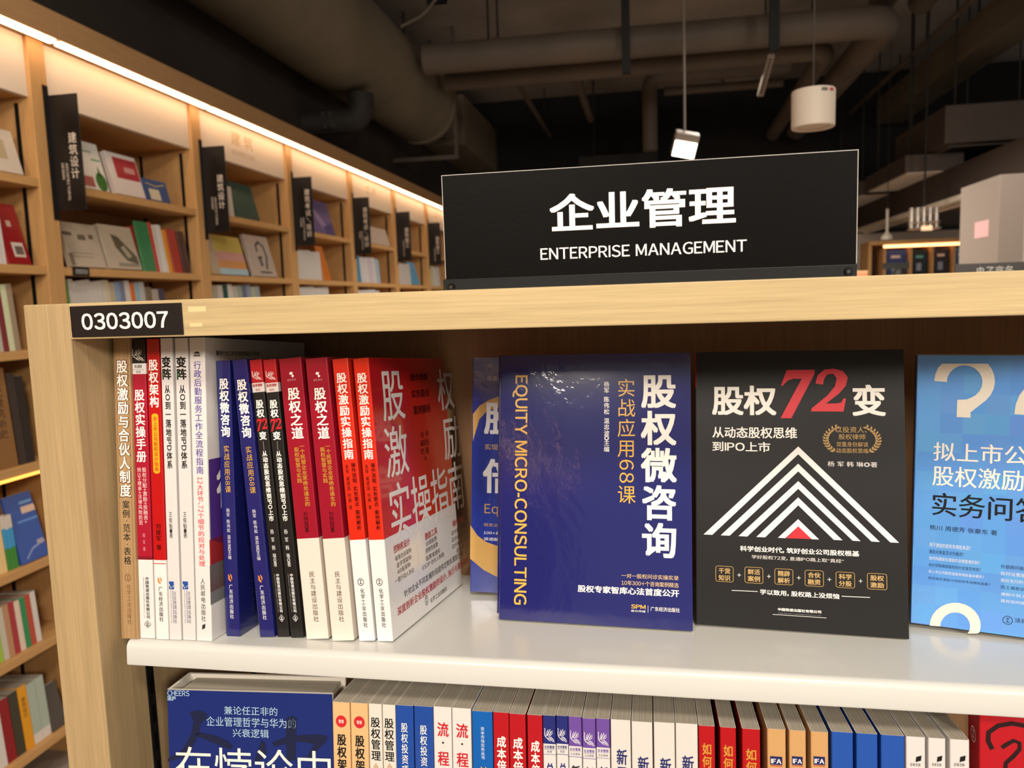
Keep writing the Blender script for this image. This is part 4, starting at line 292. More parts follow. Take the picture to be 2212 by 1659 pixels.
WALLBOOKS=json.loads(r'''[{"f":"F","y0":1.86,"y1":2.1561,"z":1.935,"h":0.138,"c":"#cdbfae","label":"beige cover leaning on the top shelf of the leftmost bay","group":null,"lean":14,"art":"panel","dx":0},
{"f":"S","y0":2.0303,"y1":2.0402,"z":1.66,"h":0.1731,"c":"#d8d4cf","label":"thin white spine beside the red cover in the leftmost bay","group":"white spines beside the red cover","lean":4,"art":null,"dx":0},
{"f":"S","y0":2.0406,"y1":2.0504,"z":1.66,"h":0.1668,"c":"#c9c2bd","label":"thin white spine beside the red cover in the leftmost bay","group":"white spines beside the red cover","lean":4,"art":null,"dx":0},
{"f":"S","y0":2.0508,"y1":2.0607,"z":1.66,"h":0.1689,"c":"#d5cdc8","label":"thin white spine beside the red cover in the leftmost bay","group":"white spines beside the red cover","lean":4,"art":null,"dx":0},
{"f":"F","y0":2.0611,"y1":2.1509,"z":1.66,"h":0.1927,"c":"#8e1a1c","label":"dark red cover with a small white picture in the leftmost bay","group":null,"lean":14,"art":"white_low","dx":0},
{"f":"S","y0":1.9744,"y1":1.9953,"z":1.397,"h":0.2056,"c":"#6b7a74","label":"grey green spine lowest row behind the wood case at the left edge","group":null,"lean":4,"art":null,"dx":0},
{"f":"S","y0":1.9962,"y1":2.0171,"z":1.397,"h":0.1982,"c":"#b9b4a4","label":"cream spine between grey green and dark red at the left edge","group":null,"lean":4,"art":null,"dx":0},
{"f":"S","y0":2.018,"y1":2.0389,"z":1.397,"h":0.2007,"c":"#7d3034","label":"thin dark red spine at the left edge above the brown thick book","group":null,"lean":4,"art":null,"dx":0},
{"f":"S","y0":2.0397,"y1":2.0606,"z":1.397,"h":0.2031,"c":"#d3d8b0","label":"tall pale yellow green spine at the left edge","group":null,"lean":4,"art":null,"dx":0},
{"f":"S","y0":2.0615,"y1":2.0824,"z":1.397,"h":0.2056,"c":"#a08c74","label":"beige and slate spine right of the pale yellow green one at the left edge","group":null,"lean":4,"art":null,"dx":0},
{"f":"S","y0":1.9242,"y1":1.9512,"z":1.044,"h":0.3039,"c":"#8a2430","label":"dark red spine left of the thick brown spine at the left edge","group":null,"lean":4,"art":null,"dx":0},
{"f":"S","y0":1.954,"y1":2.029,"z":1.044,"h":0.3043,"c":"#8a6136","label":"thick brown spine with dark lettering at the left edge of the photo","group":null,"lean":4,"art":"brown_title","dx":0},
{"f":"S","y0":2.0339,"y1":2.064,"z":1.044,"h":0.2834,"c":"#3a302b","label":"black spine between the thick brown book and the pale wood case","group":"black spines by the brown book","lean":4,"art":null,"dx":0},
{"f":"S","y0":2.0653,"y1":2.0953,"z":1.044,"h":0.2732,"c":"#2a2422","label":"black spine between the thick brown book and the pale wood case","group":"black spines by the brown book","lean":4,"art":null,"dx":0},
{"f":"S","y0":1.8924,"y1":1.9061,"z":0.734,"h":0.1947,"c":"#e9c98d","label":"cream spine beside the blue and green striped ones at the lower left","group":"cream spines at the lower left","lean":4,"art":null,"dx":0},
{"f":"S","y0":1.9067,"y1":1.9204,"z":0.734,"h":0.1877,"c":"#e9c98d","label":"cream spine beside the blue and green striped ones at the lower left","group":"cream spines at the lower left","lean":4,"art":null,"dx":0},
{"f":"S","y0":1.921,"y1":1.9348,"z":0.734,"h":0.19,"c":"#e9c98d","label":"cream spine beside the blue and green striped ones at the lower left","group":"cream spines at the lower left","lean":4,"art":null,"dx":0},
{"f":"S","y0":1.9353,"y1":1.9491,"z":0.734,"h":0.1924,"c":"#e9c98d","label":"cream spine beside the blue and green striped ones at the lower left","group":"cream spines at the lower left","lean":4,"art":null,"dx":0},
{"f":"S","y0":1.9514,"y1":1.9643,"z":0.734,"h":0.1705,"c":"#3f9ad0","label":"blue, green and white striped spine beside the big blue cover at the lower left","group":"striped spines at the lower left","lean":4,"art":"bg","dx":0},
{"f":"S","y0":1.9648,"y1":1.9778,"z":0.734,"h":0.1644,"c":"#3f9ad0","label":"blue, green and white striped spine beside the big blue cover at the lower left","group":"striped spines at the lower left","lean":4,"art":"bg","dx":0},
{"f":"S","y0":1.9783,"y1":1.9913,"z":0.734,"h":0.1664,"c":"#3f9ad0","label":"blue, green and white striped spine beside the big blue cover at the lower left","group":"striped spines at the lower left","lean":4,"art":"bg","dx":0},
{"f":"F","y0":1.999,"y1":2.1073,"z":0.734,"h":0.2151,"c":"#3c5aa6","label":"big blue cover with pale lettering at the lower left, beside the wood case","group":null,"lean":14,"art":"blue_cover","dx":0},
{"f":"S","y0":1.8632,"y1":1.8834,"z":0.472,"h":0.164,"c":"#8fb8ad","label":"teal spine in the colourful row at the lower left","group":null,"lean":4,"art":null,"dx":0},
{"f":"S","y0":1.8842,"y1":1.9043,"z":0.472,"h":0.1581,"c":"#9fc04a","label":"lime green spine in the colourful row at the lower left","group":null,"lean":4,"art":null,"dx":0},
{"f":"S","y0":1.9052,"y1":1.9253,"z":0.472,"h":0.1601,"c":"#c7bfae","label":"grey beige spine in the colourful row at the lower left","group":null,"lean":4,"art":null,"dx":0},
{"f":"S","y0":1.9261,"y1":1.9462,"z":0.472,"h":0.1621,"c":"#b98a66","label":"orange brown spine in the colourful row at the lower left","group":null,"lean":4,"art":null,"dx":0},
{"f":"S","y0":1.9471,"y1":1.9672,"z":0.472,"h":0.164,"c":"#a8353c","label":"dark pink red spine in the colourful row at the lower left","group":null,"lean":4,"art":null,"dx":0},
{"f":"S","y0":1.968,"y1":1.9881,"z":0.472,"h":0.1581,"c":"#e0c9b8","label":"pale pink spine in the colourful row at the lower left","group":null,"lean":4,"art":null,"dx":0},
{"f":"S","y0":1.989,"y1":2.0091,"z":0.472,"h":0.1601,"c":"#2f8a55","label":"green spine in the colourful row at the lower left","group":null,"lean":4,"art":null,"dx":0},
{"f":"S","y0":2.0099,"y1":2.0301,"z":0.472,"h":0.1621,"c":"#b84a38","label":"brick red spine in the colourful row at the lower left","group":null,"lean":4,"art":null,"dx":0},
{"f":"S","y0":2.0309,"y1":2.051,"z":0.472,"h":0.164,"c":"#d5cfc6","label":"off white spine ending the colourful row at the lower left","group":null,"lean":4,"art":null,"dx":0},
{"f":"S","y0":1.8112,"y1":1.8444,"z":0.157,"h":0.2024,"c":"#4a2a5c","label":"purple spine on the lowest shelf at the lower left corner","group":null,"lean":4,"art":null,"dx":0},
{"f":"S","y0":1.8458,"y1":1.879,"z":0.157,"h":0.1952,"c":"#d9d2cc","label":"white spine with red edge on the lowest shelf at the lower left","group":null,"lean":4,"art":null,"dx":0},
{"f":"S","y0":1.8804,"y1":1.9136,"z":0.157,"h":0.1976,"c":"#8f161f","label":"dark red spine on the lowest shelf at the lower left","group":null,"lean":4,"art":null,"dx":0},
{"f":"S","y0":1.915,"y1":1.9482,"z":0.157,"h":0.2,"c":"#3e3a2a","label":"dark speckled spine left of the orange one at the lower left","group":null,"lean":4,"art":null,"dx":0},
{"f":"S","y0":1.9496,"y1":1.9829,"z":0.157,"h":0.2024,"c":"#e29a1a","label":"orange spine on the lowest shelf at the lower left","group":null,"lean":4,"art":null,"dx":0},
{"f":"S","y0":1.9842,"y1":2.0175,"z":0.157,"h":0.1952,"c":"#a9b5a6","label":"grey green spine right of the orange one at the lower left","group":null,"lean":4,"art":null,"dx":0},
{"f":"S","y0":2.0188,"y1":2.0521,"z":0.157,"h":0.1976,"c":"#a9b5a6","label":"grey green spine with white foot next to the dark cover at the lower left","group":null,"lean":4,"art":null,"dx":0},
{"f":"F","y0":2.0535,"y1":2.1139,"z":0.157,"h":0.1488,"c":"#4e4640","label":"dark cover with white border on the lowest shelf, touching the wood case","group":null,"lean":14,"art":null,"dx":0},
{"f":"F","y0":2.4067,"y1":2.5456,"z":1.935,"h":0.1742,"c":"#d6d2c8","label":"white cover with green tree, top shelf right of the first black blade sign","group":null,"lean":14,"art":"tree","dx":0},
{"f":"F","y0":2.5786,"y1":2.7497,"z":1.935,"h":0.1601,"c":"#d9cdc6","label":"white cover with red panel, top shelf right of the first black blade sign","group":null,"lean":14,"art":"redpanel","dx":0},
{"f":"F","y0":2.7596,"y1":2.908,"z":1.935,"h":0.0877,"c":"#41527e","label":"small blue cover, top shelf right of the first black blade sign","group":null,"lean":14,"art":"bluebook","dx":0},
{"f":"F","y0":2.3222,"y1":2.4946,"z":1.66,"h":0.1565,"c":"#b9a892","label":"grey beige cover with handwritten title, second shelf under the first blade sign","group":null,"lean":14,"art":"landscape","dx":0},
{"f":"F","y0":2.5115,"y1":2.6916,"z":1.66,"h":0.1659,"c":"#b7a690","label":"grey cover with a dark bridge picture, second shelf under the first blade sign","group":null,"lean":14,"art":"bridge","dx":0},
{"f":"F","y0":2.7019,"y1":2.7787,"z":1.66,"h":0.1941,"c":"#3f7d4e","label":"tall green cover, second shelf under the first blade sign","group":null,"lean":8,"art":null,"dx":0},
{"f":"S","y0":2.7848,"y1":2.8118,"z":1.66,"h":0.1986,"c":"#c4483c","label":"red edged white spine beside the tall green cover","group":null,"lean":8,"art":null,"dx":0},
{"f":"S","y0":2.813,"y1":2.84,"z":1.66,"h":0.1914,"c":"#cfc6bd","label":"white spine with red text, second shelf under the first blade sign","group":null,"lean":8,"art":null,"dx":0},
{"f":"S","y0":2.8411,"y1":2.8682,"z":1.66,"h":0.1938,"c":"#d8d4ce","label":"film-wrapped white spine left of the orange one","group":null,"lean":8,"art":null,"dx":0},
{"f":"S","y0":2.8724,"y1":2.8994,"z":1.66,"h":0.1763,"c":"#d98f2a","label":"orange spine, second shelf under the first blade sign","group":null,"lean":8,"art":null,"dx":0},
{"f":"S","y0":2.9069,"y1":2.9658,"z":1.66,"h":0.1826,"c":"#a83a28","label":"brick red spine, second shelf under the first blade sign","group":null,"lean":8,"art":null,"dx":0},
{"f":"S","y0":2.9749,"y1":3.0232,"z":1.66,"h":0.1803,"c":"#4a2f28","label":"dark brown spine ending the second shelf under the first blade sign","group":null,"lean":8,"art":null,"dx":0},
{"f":"S","y0":2.2722,"y1":2.2948,"z":1.397,"h":0.2287,"c":"#3f86ad","label":"blue spine at the left of the row just above the wood case","group":null,"lean":4,"art":null,"dx":0},
{"f":"S","y0":2.2957,"y1":2.3183,"z":1.397,"h":0.2205,"c":"#5a8f3c","label":"green spine at the left of the row just above the wood case","group":null,"lean":4,"art":null,"dx":0},
{"f":"S","y0":2.3236,"y1":2.3436,"z":1.397,"h":0.2266,"c":"#c9c2ba","label":"greyish white spine in the long row just above the wood case","group":"greyish white spines above the wood case","lean":4,"art":null,"dx":0},
{"f":"S","y0":2.3444,"y1":2.3645,"z":1.397,"h":0.2185,"c":"#c9c2ba","label":"greyish white spine in the long row just above the wood case","group":"greyish white spines above the wood case","lean":4,"art":null,"dx":0},
{"f":"S","y0":2.3653,"y1":2.3853,"z":1.397,"h":0.2212,"c":"#c9c2ba","label":"greyish white spine in the long row just above the wood case","group":"greyish white spines above the wood case","lean":4,"art":null,"dx":0},
{"f":"S","y0":2.3861,"y1":2.4062,"z":1.397,"h":0.2239,"c":"#c9c2ba","label":"greyish white spine in the long row just above the wood case","group":"greyish white spines above the wood case","lean":4,"art":null,"dx":0},
{"f":"S","y0":2.407,"y1":2.427,"z":1.397,"h":0.2266,"c":"#c9c2ba","label":"greyish white spine in the long row just above the wood case","group":"greyish white spines above the wood case","lean":4,"art":null,"dx":0},
{"f":"S","y0":2.4279,"y1":2.4479,"z":1.397,"h":0.2185,"c":"#c9c2ba","label":"greyish white spine in the long row just above the wood case","group":"greyish white spines above the wood case","lean":4,"art":null,"dx":0},
{"f":"S","y0":2.4487,"y1":2.4687,"z":1.397,"h":0.2212,"c":"#c9c2ba","label":"greyish white spine in the long row just above the wood case","group":"greyish white spines above the wood case","lean":4,"art":null,"dx":0},
{"f":"S","y0":2.4696,"y1":2.4896,"z":1.397,"h":0.2239,"c":"#c9c2ba","label":"greyish white spine in the long row just above the wood case","group":"greyish white spines above the wood case","lean":4,"art":null,"dx":0},
{"f":"S","y0":2.4929,"y1":2.5204,"z":1.397,"h":0.226,"c":"#cdbfa6","label":"cream spine left in the mixed row just above the wood case","group":null,"lean":4,"art":null,"dx":0},
{"f":"S","y0":2.5215,"y1":2.549,"z":1.397,"h":0.2179,"c":"#b9a88e","label":"beige spine in the mixed row just above the wood case","group":null,"lean":4,"art":null,"dx":0},
{"f":"S","y0":2.5501,"y1":2.5776,"z":1.397,"h":0.2206,"c":"#8aa0b8","label":"pale blue spine in the mixed row just above the wood case","group":null,"lean":4,"art":null,"dx":0},
{"f":"S","y0":2.5788,"y1":2.6063,"z":1.397,"h":0.2233,"c":"#7a7f98","label":"slate spine in the mixed row just above the wood case","group":null,"lean":4,"art":null,"dx":0},
{"f":"S","y0":2.6074,"y1":2.6349,"z":1.397,"h":0.226,"c":"#cfc8c0","label":"white spine left of the thin orange one above the wood case","group":null,"lean":4,"art":null,"dx":0},
{"f":"S","y0":2.636,"y1":2.6635,"z":1.397,"h":0.2179,"c":"#d0733c","label":"orange spine in the mixed row just above the wood case","group":null,"lean":4,"art":null,"dx":0},
{"f":"S","y0":2.6647,"y1":2.6922,"z":1.397,"h":0.2206,"c":"#8fb0c0","label":"light blue spine right of the orange one above the wood case","group":null,"lean":4,"art":null,"dx":0},
{"f":"S","y0":2.6933,"y1":2.7208,"z":1.397,"h":0.2233,"c":"#b9b2b0","label":"light grey spine right of the orange one above the wood case","group":null,"lean":4,"art":null,"dx":0},
{"f":"S","y0":2.7248,"y1":2.7632,"z":1.397,"h":0.2042,"c":"#7d6a58","label":"brown spine, short one near the end of the mixed row above the wood case","group":null,"lean":4,"art":null,"dx":0},
{"f":"S","y0":2.7648,"y1":2.8031,"z":1.397,"h":0.1969,"c":"#a89c92","label":"grey spine, short one near the end of the mixed row above the wood case","group":null,"lean":4,"art":null,"dx":0},
{"f":"S","y0":2.8047,"y1":2.843,"z":1.397,"h":0.1993,"c":"#4a4250","label":"dark plum spine, short one near the end of the mixed row above the wood case","group":null,"lean":4,"art":null,"dx":0},
{"f":"S","y0":3.3143,"y1":3.361,"z":1.935,"h":0.1473,"c":"#d8d2c8","label":"thin white spine beside the dark green cover right of the second blade sign","group":"white spines beside the dark green cover","lean":4,"art":null,"dx":0},
{"f":"S","y0":3.3629,"y1":3.4096,"z":1.935,"h":0.142,"c":"#c9c0b4","label":"thin white spine beside the dark green cover right of the second blade sign","group":"white spines beside the dark green cover","lean":4,"art":null,"dx":0},
{"f":"F","y0":3.4367,"y1":3.6423,"z":1.935,"h":0.1771,"c":"#3f5247","label":"dark green cover, top shelf right of the second blade sign","group":null,"lean":14,"art":null,"dx":0},
{"f":"F","y0":3.1785,"y1":3.4997,"z":1.66,"h":0.1879,"c":"#c4ab52","label":"striped yellow, pink and pale blue cover under the second blade sign","group":null,"lean":14,"art":"stripes","dx":0},
{"f":"F","y0":3.5492,"y1":3.7913,"z":1.66,"h":0.2136,"c":"#b8a596","label":"greyish cover with a dark arch figure, second shelf right of the second blade sign","group":null,"lean":14,"art":"arch","dx":0},
{"f":"S","y0":3.1552,"y1":3.1963,"z":1.397,"h":0.2251,"c":"#b5aa9a","label":"assorted pale or green spine under the striped cover, just above the wood case","group":"spines under the striped cover","lean":4,"art":null,"dx":0},
{"f":"S","y0":3.198,"y1":3.2391,"z":1.397,"h":0.217,"c":"#a9a090","label":"assorted pale or green spine under the striped cover, just above the wood case","group":"spines under the striped cover","lean":4,"art":null,"dx":0},
{"f":"S","y0":3.2408,"y1":3.282,"z":1.397,"h":0.2197,"c":"#c7bfb0","label":"assorted pale or green spine under the striped cover, just above the wood case","group":"spines under the striped cover","lean":4,"art":null,"dx":0},
{"f":"S","y0":3.2837,"y1":3.3248,"z":1.397,"h":0.2224,"c":"#29514a","label":"assorted pale or green spine under the striped cover, just above the wood case","group":"spines under the striped cover","lean":4,"art":null,"dx":0},
{"f":"S","y0":3.3265,"y1":3.3676,"z":1.397,"h":0.2251,"c":"#d0c8bc","label":"assorted pale or green spine under the striped cover, just above the wood case","group":"spines under the striped cover","lean":4,"art":null,"dx":0},
{"f":"S","y0":3.3694,"y1":3.4105,"z":1.397,"h":0.217,"c":"#b9b0a4","label":"assorted pale or green spine under the striped cover, just above the wood case","group":"spines under the striped cover","lean":4,"art":null,"dx":0},
{"f":"S","y0":3.4122,"y1":3.4533,"z":1.397,"h":0.2197,"c":"#9aa392","label":"assorted pale or green spine under the striped cover, just above the wood case","group":"spines under the striped cover","lean":4,"art":null,"dx":0},
{"f":"S","y0":3.455,"y1":3.4962,"z":1.397,"h":0.2224,"c":"#6a7288","label":"assorted pale or green spine under the striped cover, just above the wood case","group":"spines under the striped cover","lean":4,"art":null,"dx":0},
{"f":"S","y0":3.4979,"y1":3.539,"z":1.397,"h":0.2251,"c":"#8f96a8","label":"assorted pale or green spine under the striped cover, just above the wood case","group":"spines under the striped cover","lean":4,"art":null,"dx":0},
{"f":"S","y0":3.5407,"y1":3.5818,"z":1.397,"h":0.217,"c":"#a9b09a","label":"assorted pale or green spine under the striped cover, just above the wood case","group":"spines under the striped cover","lean":4,"art":null,"dx":0},
{"f":"S","y0":3.5835,"y1":3.6247,"z":1.397,"h":0.2197,"c":"#9aa0a4","label":"assorted pale or green spine under the striped cover, just above the wood case","group":"spines under the striped cover","lean":4,"art":null,"dx":0},
{"f":"F","y0":4.2731,"y1":4.585,"z":1.935,"h":0.2058,"c":"#6a5a84","label":"purple cover, top shelf right of the third blade sign","group":null,"lean":14,"art":"purple","dx":0},
{"f":"S","y0":4.0304,"y1":4.0714,"z":1.66,"h":0.1706,"c":"#d2cac2","label":"white spine in the even row under the third blade sign","group":"white spines under the third blade sign","lean":4,"art":null,"dx":0},
{"f":"S","y0":4.0731,"y1":4.114,"z":1.66,"h":0.1644,"c":"#d2cac2","label":"white spine in the even row under the third blade sign","group":"white spines under the third blade sign","lean":4,"art":null,"dx":0},
{"f":"S","y0":4.1157,"y1":4.1567,"z":1.66,"h":0.1665,"c":"#d2cac2","label":"white spine in the even row under the third blade sign","group":"white spines under the third blade sign","lean":4,"art":null,"dx":0},
{"f":"S","y0":4.1584,"y1":4.1993,"z":1.66,"h":0.1685,"c":"#d2cac2","label":"white spine in the even row under the third blade sign","group":"white spines under the third blade sign","lean":4,"art":null,"dx":0},
{"f":"S","y0":4.201,"y1":4.242,"z":1.66,"h":0.1706,"c":"#d2cac2","label":"white spine in the even row under the third blade sign","group":"white spines under the third blade sign","lean":4,"art":null,"dx":0},
{"f":"S","y0":4.2437,"y1":4.2846,"z":1.66,"h":0.1644,"c":"#d2cac2","label":"white spine in the even row under the third blade sign","group":"white spines under the third blade sign","lean":4,"art":null,"dx":0},
{"f":"S","y0":4.2864,"y1":4.3273,"z":1.66,"h":0.1665,"c":"#d2cac2","label":"white spine in the even row under the third blade sign","group":"white spines under the third blade sign","lean":4,"art":null,"dx":0},
{"f":"S","y0":4.329,"y1":4.37,"z":1.66,"h":0.1685,"c":"#d2cac2","label":"white spine in the even row under the third blade sign","group":"white spines under the third blade sign","lean":4,"art":null,"dx":0},
{"f":"F","y0":4.3851,"y1":4.4841,"z":1.66,"h":0.2122,"c":"#c7702a","label":"orange and white cover beside the even white row, third blade sign","group":null,"lean":14,"art":null,"dx":0},
{"f":"S","y0":4.0176,"y1":4.0669,"z":1.397,"h":0.2284,"c":"#cfc9c4","label":"white spine in the row below the third blade sign, just above the wood case","group":"white spines low under the third blade sign","lean":4,"art":null,"dx":0},
{"f":"S","y0":4.069,"y1":4.1183,"z":1.397,"h":0.2201,"c":"#cfc9c4","label":"white spine in the row below the third blade sign, just above the wood case","group":"white spines low under the third blade sign","lean":4,"art":null,"dx":0},
{"f":"S","y0":4.1203,"y1":4.1696,"z":1.397,"h":0.2229,"c":"#cfc9c4","label":"white spine in the row below the third blade sign, just above the wood case","group":"white spines low under the third blade sign","lean":4,"art":null,"dx":0},
{"f":"S","y0":4.1717,"y1":4.221,"z":1.397,"h":0.2256,"c":"#cfc9c4","label":"white spine in the row below the third blade sign, just above the wood case","group":"white spines low under the third blade sign","lean":4,"art":null,"dx":0},
{"f":"S","y0":4.223,"y1":4.2723,"z":1.397,"h":0.2284,"c":"#cfc9c4","label":"white spine in the row below the third blade sign, just above the wood case","group":"white spines low under the third blade sign","lean":4,"art":null,"dx":0},
{"f":"S","y0":4.2744,"y1":4.3237,"z":1.397,"h":0.2201,"c":"#cfc9c4","label":"white spine in the row below the third blade sign, just above the wood case","group":"white spines low under the third blade sign","lean":4,"art":null,"dx":0},
{"f":"S","y0":4.3257,"y1":4.375,"z":1.397,"h":0.2229,"c":"#cfc9c4","label":"white spine in the row below the third blade sign, just above the wood case","group":"white spines low under the third blade sign","lean":4,"art":null,"dx":0},
{"f":"S","y0":4.3771,"y1":4.4264,"z":1.397,"h":0.2256,"c":"#cfc9c4","label":"white spine in the row below the third blade sign, just above the wood case","group":"white spines low under the third blade sign","lean":4,"art":null,"dx":0},
{"f":"S","y0":4.4284,"y1":4.4777,"z":1.397,"h":0.2284,"c":"#cfc9c4","label":"white spine in the row below the third blade sign, just above the wood case","group":"white spines low under the third blade sign","lean":4,"art":null,"dx":0},
{"f":"F","y0":5.2003,"y1":5.6168,"z":1.935,"h":0.127,"c":"#b7a69a","label":"grey cover lying low on the top shelf right of the fourth blade sign","group":null,"lean":14,"art":null,"dx":0},
{"f":"S","y0":4.9334,"y1":5.0062,"z":1.66,"h":0.1797,"c":"#4f8aa8","label":"white or bluish spine in the row under the fourth blade sign","group":"spines under the fourth blade sign","lean":4,"art":null,"dx":0},
{"f":"S","y0":5.0093,"y1":5.0821,"z":1.66,"h":0.1733,"c":"#cfc8ca","label":"white or bluish spine in the row under the fourth blade sign","group":"spines under the fourth blade sign","lean":4,"art":null,"dx":0},
{"f":"S","y0":5.0852,"y1":5.1581,"z":1.66,"h":0.1754,"c":"#d4ccc8","label":"white or bluish spine in the row under the fourth blade sign","group":"spines under the fourth blade sign","lean":4,"art":null,"dx":0},
{"f":"S","y0":5.1611,"y1":5.234,"z":1.66,"h":0.1776,"c":"#c9b9c4","label":"white or bluish spine in the row under the fourth blade sign","group":"spines under the fourth blade sign","lean":4,"art":null,"dx":0},
{"f":"S","y0":5.237,"y1":5.3099,"z":1.66,"h":0.1797,"c":"#d0c8c2","label":"white or bluish spine in the row under the fourth blade sign","group":"spines under the fourth blade sign","lean":4,"art":null,"dx":0},
{"f":"S","y0":5.3129,"y1":5.3858,"z":1.66,"h":0.1733,"c":"#9fb4c4","label":"white or bluish spine in the row under the fourth blade sign","group":"spines under the fourth blade sign","lean":4,"art":null,"dx":0},
{"f":"S","y0":4.896,"y1":4.9751,"z":1.397,"h":0.2184,"c":"#d0ccca","label":"white spine low under the fourth blade sign, just above the wood case","group":"white spines low under the fourth blade sign","lean":4,"art":null,"dx":0},
{"f":"S","y0":4.9784,"y1":5.0575,"z":1.397,"h":0.2106,"c":"#d0ccca","label":"white spine low under the fourth blade sign, just above the wood case","group":"white spines low under the fourth blade sign","lean":4,"art":null,"dx":0},
{"f":"S","y0":5.0608,"y1":5.1399,"z":1.397,"h":0.2132,"c":"#d0ccca","label":"white spine low under the fourth blade sign, just above the wood case","group":"white spines low under the fourth blade sign","lean":4,"art":null,"dx":0},
{"f":"S","y0":5.1432,"y1":5.2223,"z":1.397,"h":0.2158,"c":"#d0ccca","label":"white spine low under the fourth blade sign, just above the wood case","group":"white spines low under the fourth blade sign","lean":4,"art":null,"dx":0},
{"f":"S","y0":5.2256,"y1":5.3048,"z":1.397,"h":0.2184,"c":"#d0ccca","label":"white spine low under the fourth blade sign, just above the wood case","group":"white spines low under the fourth blade sign","lean":4,"art":null,"dx":0},
{"f":"S","y0":5.3081,"y1":5.3872,"z":1.397,"h":0.2106,"c":"#d0ccca","label":"white spine low under the fourth blade sign, just above the wood case","group":"white spines low under the fourth blade sign","lean":4,"art":null,"dx":0},
{"f":"S","y0":5.8256,"y1":5.8978,"z":1.66,"h":0.1734,"c":"#c3b8b2","label":"pale spine in the row under the fifth blade sign","group":"pale spines under the fifth blade sign","lean":4,"art":null,"dx":0},
{"f":"S","y0":5.9008,"y1":5.9729,"z":1.66,"h":0.1672,"c":"#c3b8b2","label":"pale spine in the row under the fifth blade sign","group":"pale spines under the fifth blade sign","lean":4,"art":null,"dx":0},
{"f":"S","y0":5.9759,"y1":6.0481,"z":1.66,"h":0.1692,"c":"#c3b8b2","label":"pale spine in the row under the fifth blade sign","group":"pale spines under the fifth blade sign","lean":4,"art":null,"dx":0},
{"f":"S","y0":6.0511,"y1":6.1233,"z":1.66,"h":0.1713,"c":"#c3b8b2","label":"pale spine in the row under the fifth blade sign","group":"pale spines under the fifth blade sign","lean":4,"art":null,"dx":0},
{"f":"F","y0":6.1389,"y1":6.3397,"z":1.66,"h":0.1926,"c":"#5a93b4","label":"light blue cover beside the pale row under the fifth blade sign","group":null,"lean":14,"art":null,"dx":0},
{"f":"S","y0":6.7034,"y1":6.8087,"z":1.66,"h":0.1825,"c":"#c9c4a0","label":"pale spine in the row under the sixth blade sign, left of the black header sign","group":"pale spines under the sixth blade sign","lean":4,"art":null,"dx":0},
{"f":"S","y0":6.8131,"y1":6.9184,"z":1.66,"h":0.176,"c":"#d4ccc4","label":"pale spine in the row under the sixth blade sign, left of the black header sign","group":"pale spines under the sixth blade sign","lean":4,"art":null,"dx":0},
{"f":"S","y0":6.9228,"y1":7.0281,"z":1.66,"h":0.1782,"c":"#cfc8c2","label":"pale spine in the row under the sixth blade sign, left of the black header sign","group":"pale spines under the sixth blade sign","lean":4,"art":null,"dx":0}]''')

# ---------------- lettering: glyph outlines
GL = {}
def need_glyphs(reqs):
    todo = []
    for ch in sorted(set(reqs)):
        wt = 0
        if ch == ' ' or ch in GL: continue
        cu_ = bpy.data.curves.new('g', 'FONT'); cu_.body = chr(ord(ch)+0xfee0) if 33 <= ord(ch) <= 126 and ch != '-' else ch; cu_.size = 1; cu_.resolution_u = 3
        o = bpy.data.objects.new('g', cu_); C.objects.link(o); todo.append((ch, wt, o, cu_))
    bpy.context.view_layer.update()
    dg = bpy.context.evaluated_depsgraph_get()
    for ch, wt, o, cu_ in todo:
        me = bpy.data.meshes.new_from_object(o.evaluated_get(dg))
        GL[ch] = ([(v.co.x, v.co.y) for v in me.vertices], [tuple(p.vertices) for p in me.polygons])
        bpy.data.meshes.remove(me)
    for ch, wt, o, cu_ in todo:
        bpy.data.objects.remove(o); bpy.data.curves.remove(cu_)
def cjk(ch): return ord(ch) > 0x2e80
def layout(text, wt, mode):
    """flat glyph polygons of a line: 'h' across, 'v' stacked downward, 'r' turned a quarter clockwise"""
    vs, fs, ls = [], [], []
    def put(ch, fn):
        g = GL.get(ch)
        if not g: return
        sh = [(0, 0)] if wt < .006 else ([(-wt, -wt*.4), (wt, wt*.4)] if wt < .014 else [(-wt, -wt), (wt, -wt), (wt, wt), (-wt, wt)])
        if wt > .04: sh += [(-wt*1.4, 0), (wt*1.4, 0), (0, wt*1.4), (0, -wt*1.4)]
        for k, (dx, dy) in enumerate(sh):
            o = len(vs); ls.extend([k]*len(g[0])); vs.extend(fn(x+dx*.9, y+dy*.75) for x, y in g[0]); fs.extend(tuple(o+i for i in f) for f in g[1])
    def xr(ch):
        g = GL[ch][0]; xs = [a for a, b in g]; return min(xs), max(xs)
    if mode in 'hr':
        x = 0
        for ch in text:
            if ch == ' ': x += .32; continue
            if cjk(ch) and ch not in '，、？“”': adv = 1.0; put(ch, lambda a, b, x=x: (x+a, b))
            else:
                lo, hi = xr(ch); put(ch, lambda a, b, x=x, lo=lo: (x+a-lo+.05, b)); adv = hi-lo+.105
                if ch in '，、？': adv += .3
            x += adv
        if mode == 'r': vs[:] = [(b, -a) for a, b in vs]
    else:
        y = 0
        for ch in text:
            if ch == ' ': y -= .5; continue
            if cjk(ch) and ch != '、': put(ch, lambda a, b, y=y: (a-.5, y+b-.88)); y -= 1.04
            elif ch in '·●◎+':
                g = GL[ch][0]; mx = sum(a for a, b in g)/len(g); my = sum(b for a, b in g)/len(g)
                put(ch, lambda a, b, y=y, mx=mx, my=my: (a-mx, y-.3+b-my)); y -= .6
            else:
                lo, hi = xr(ch); put(ch, lambda a, b, y=y, lo=lo: (b-.36, y-(a-lo)-.05)); y -= hi-lo+.14
    return vs, fs, ls
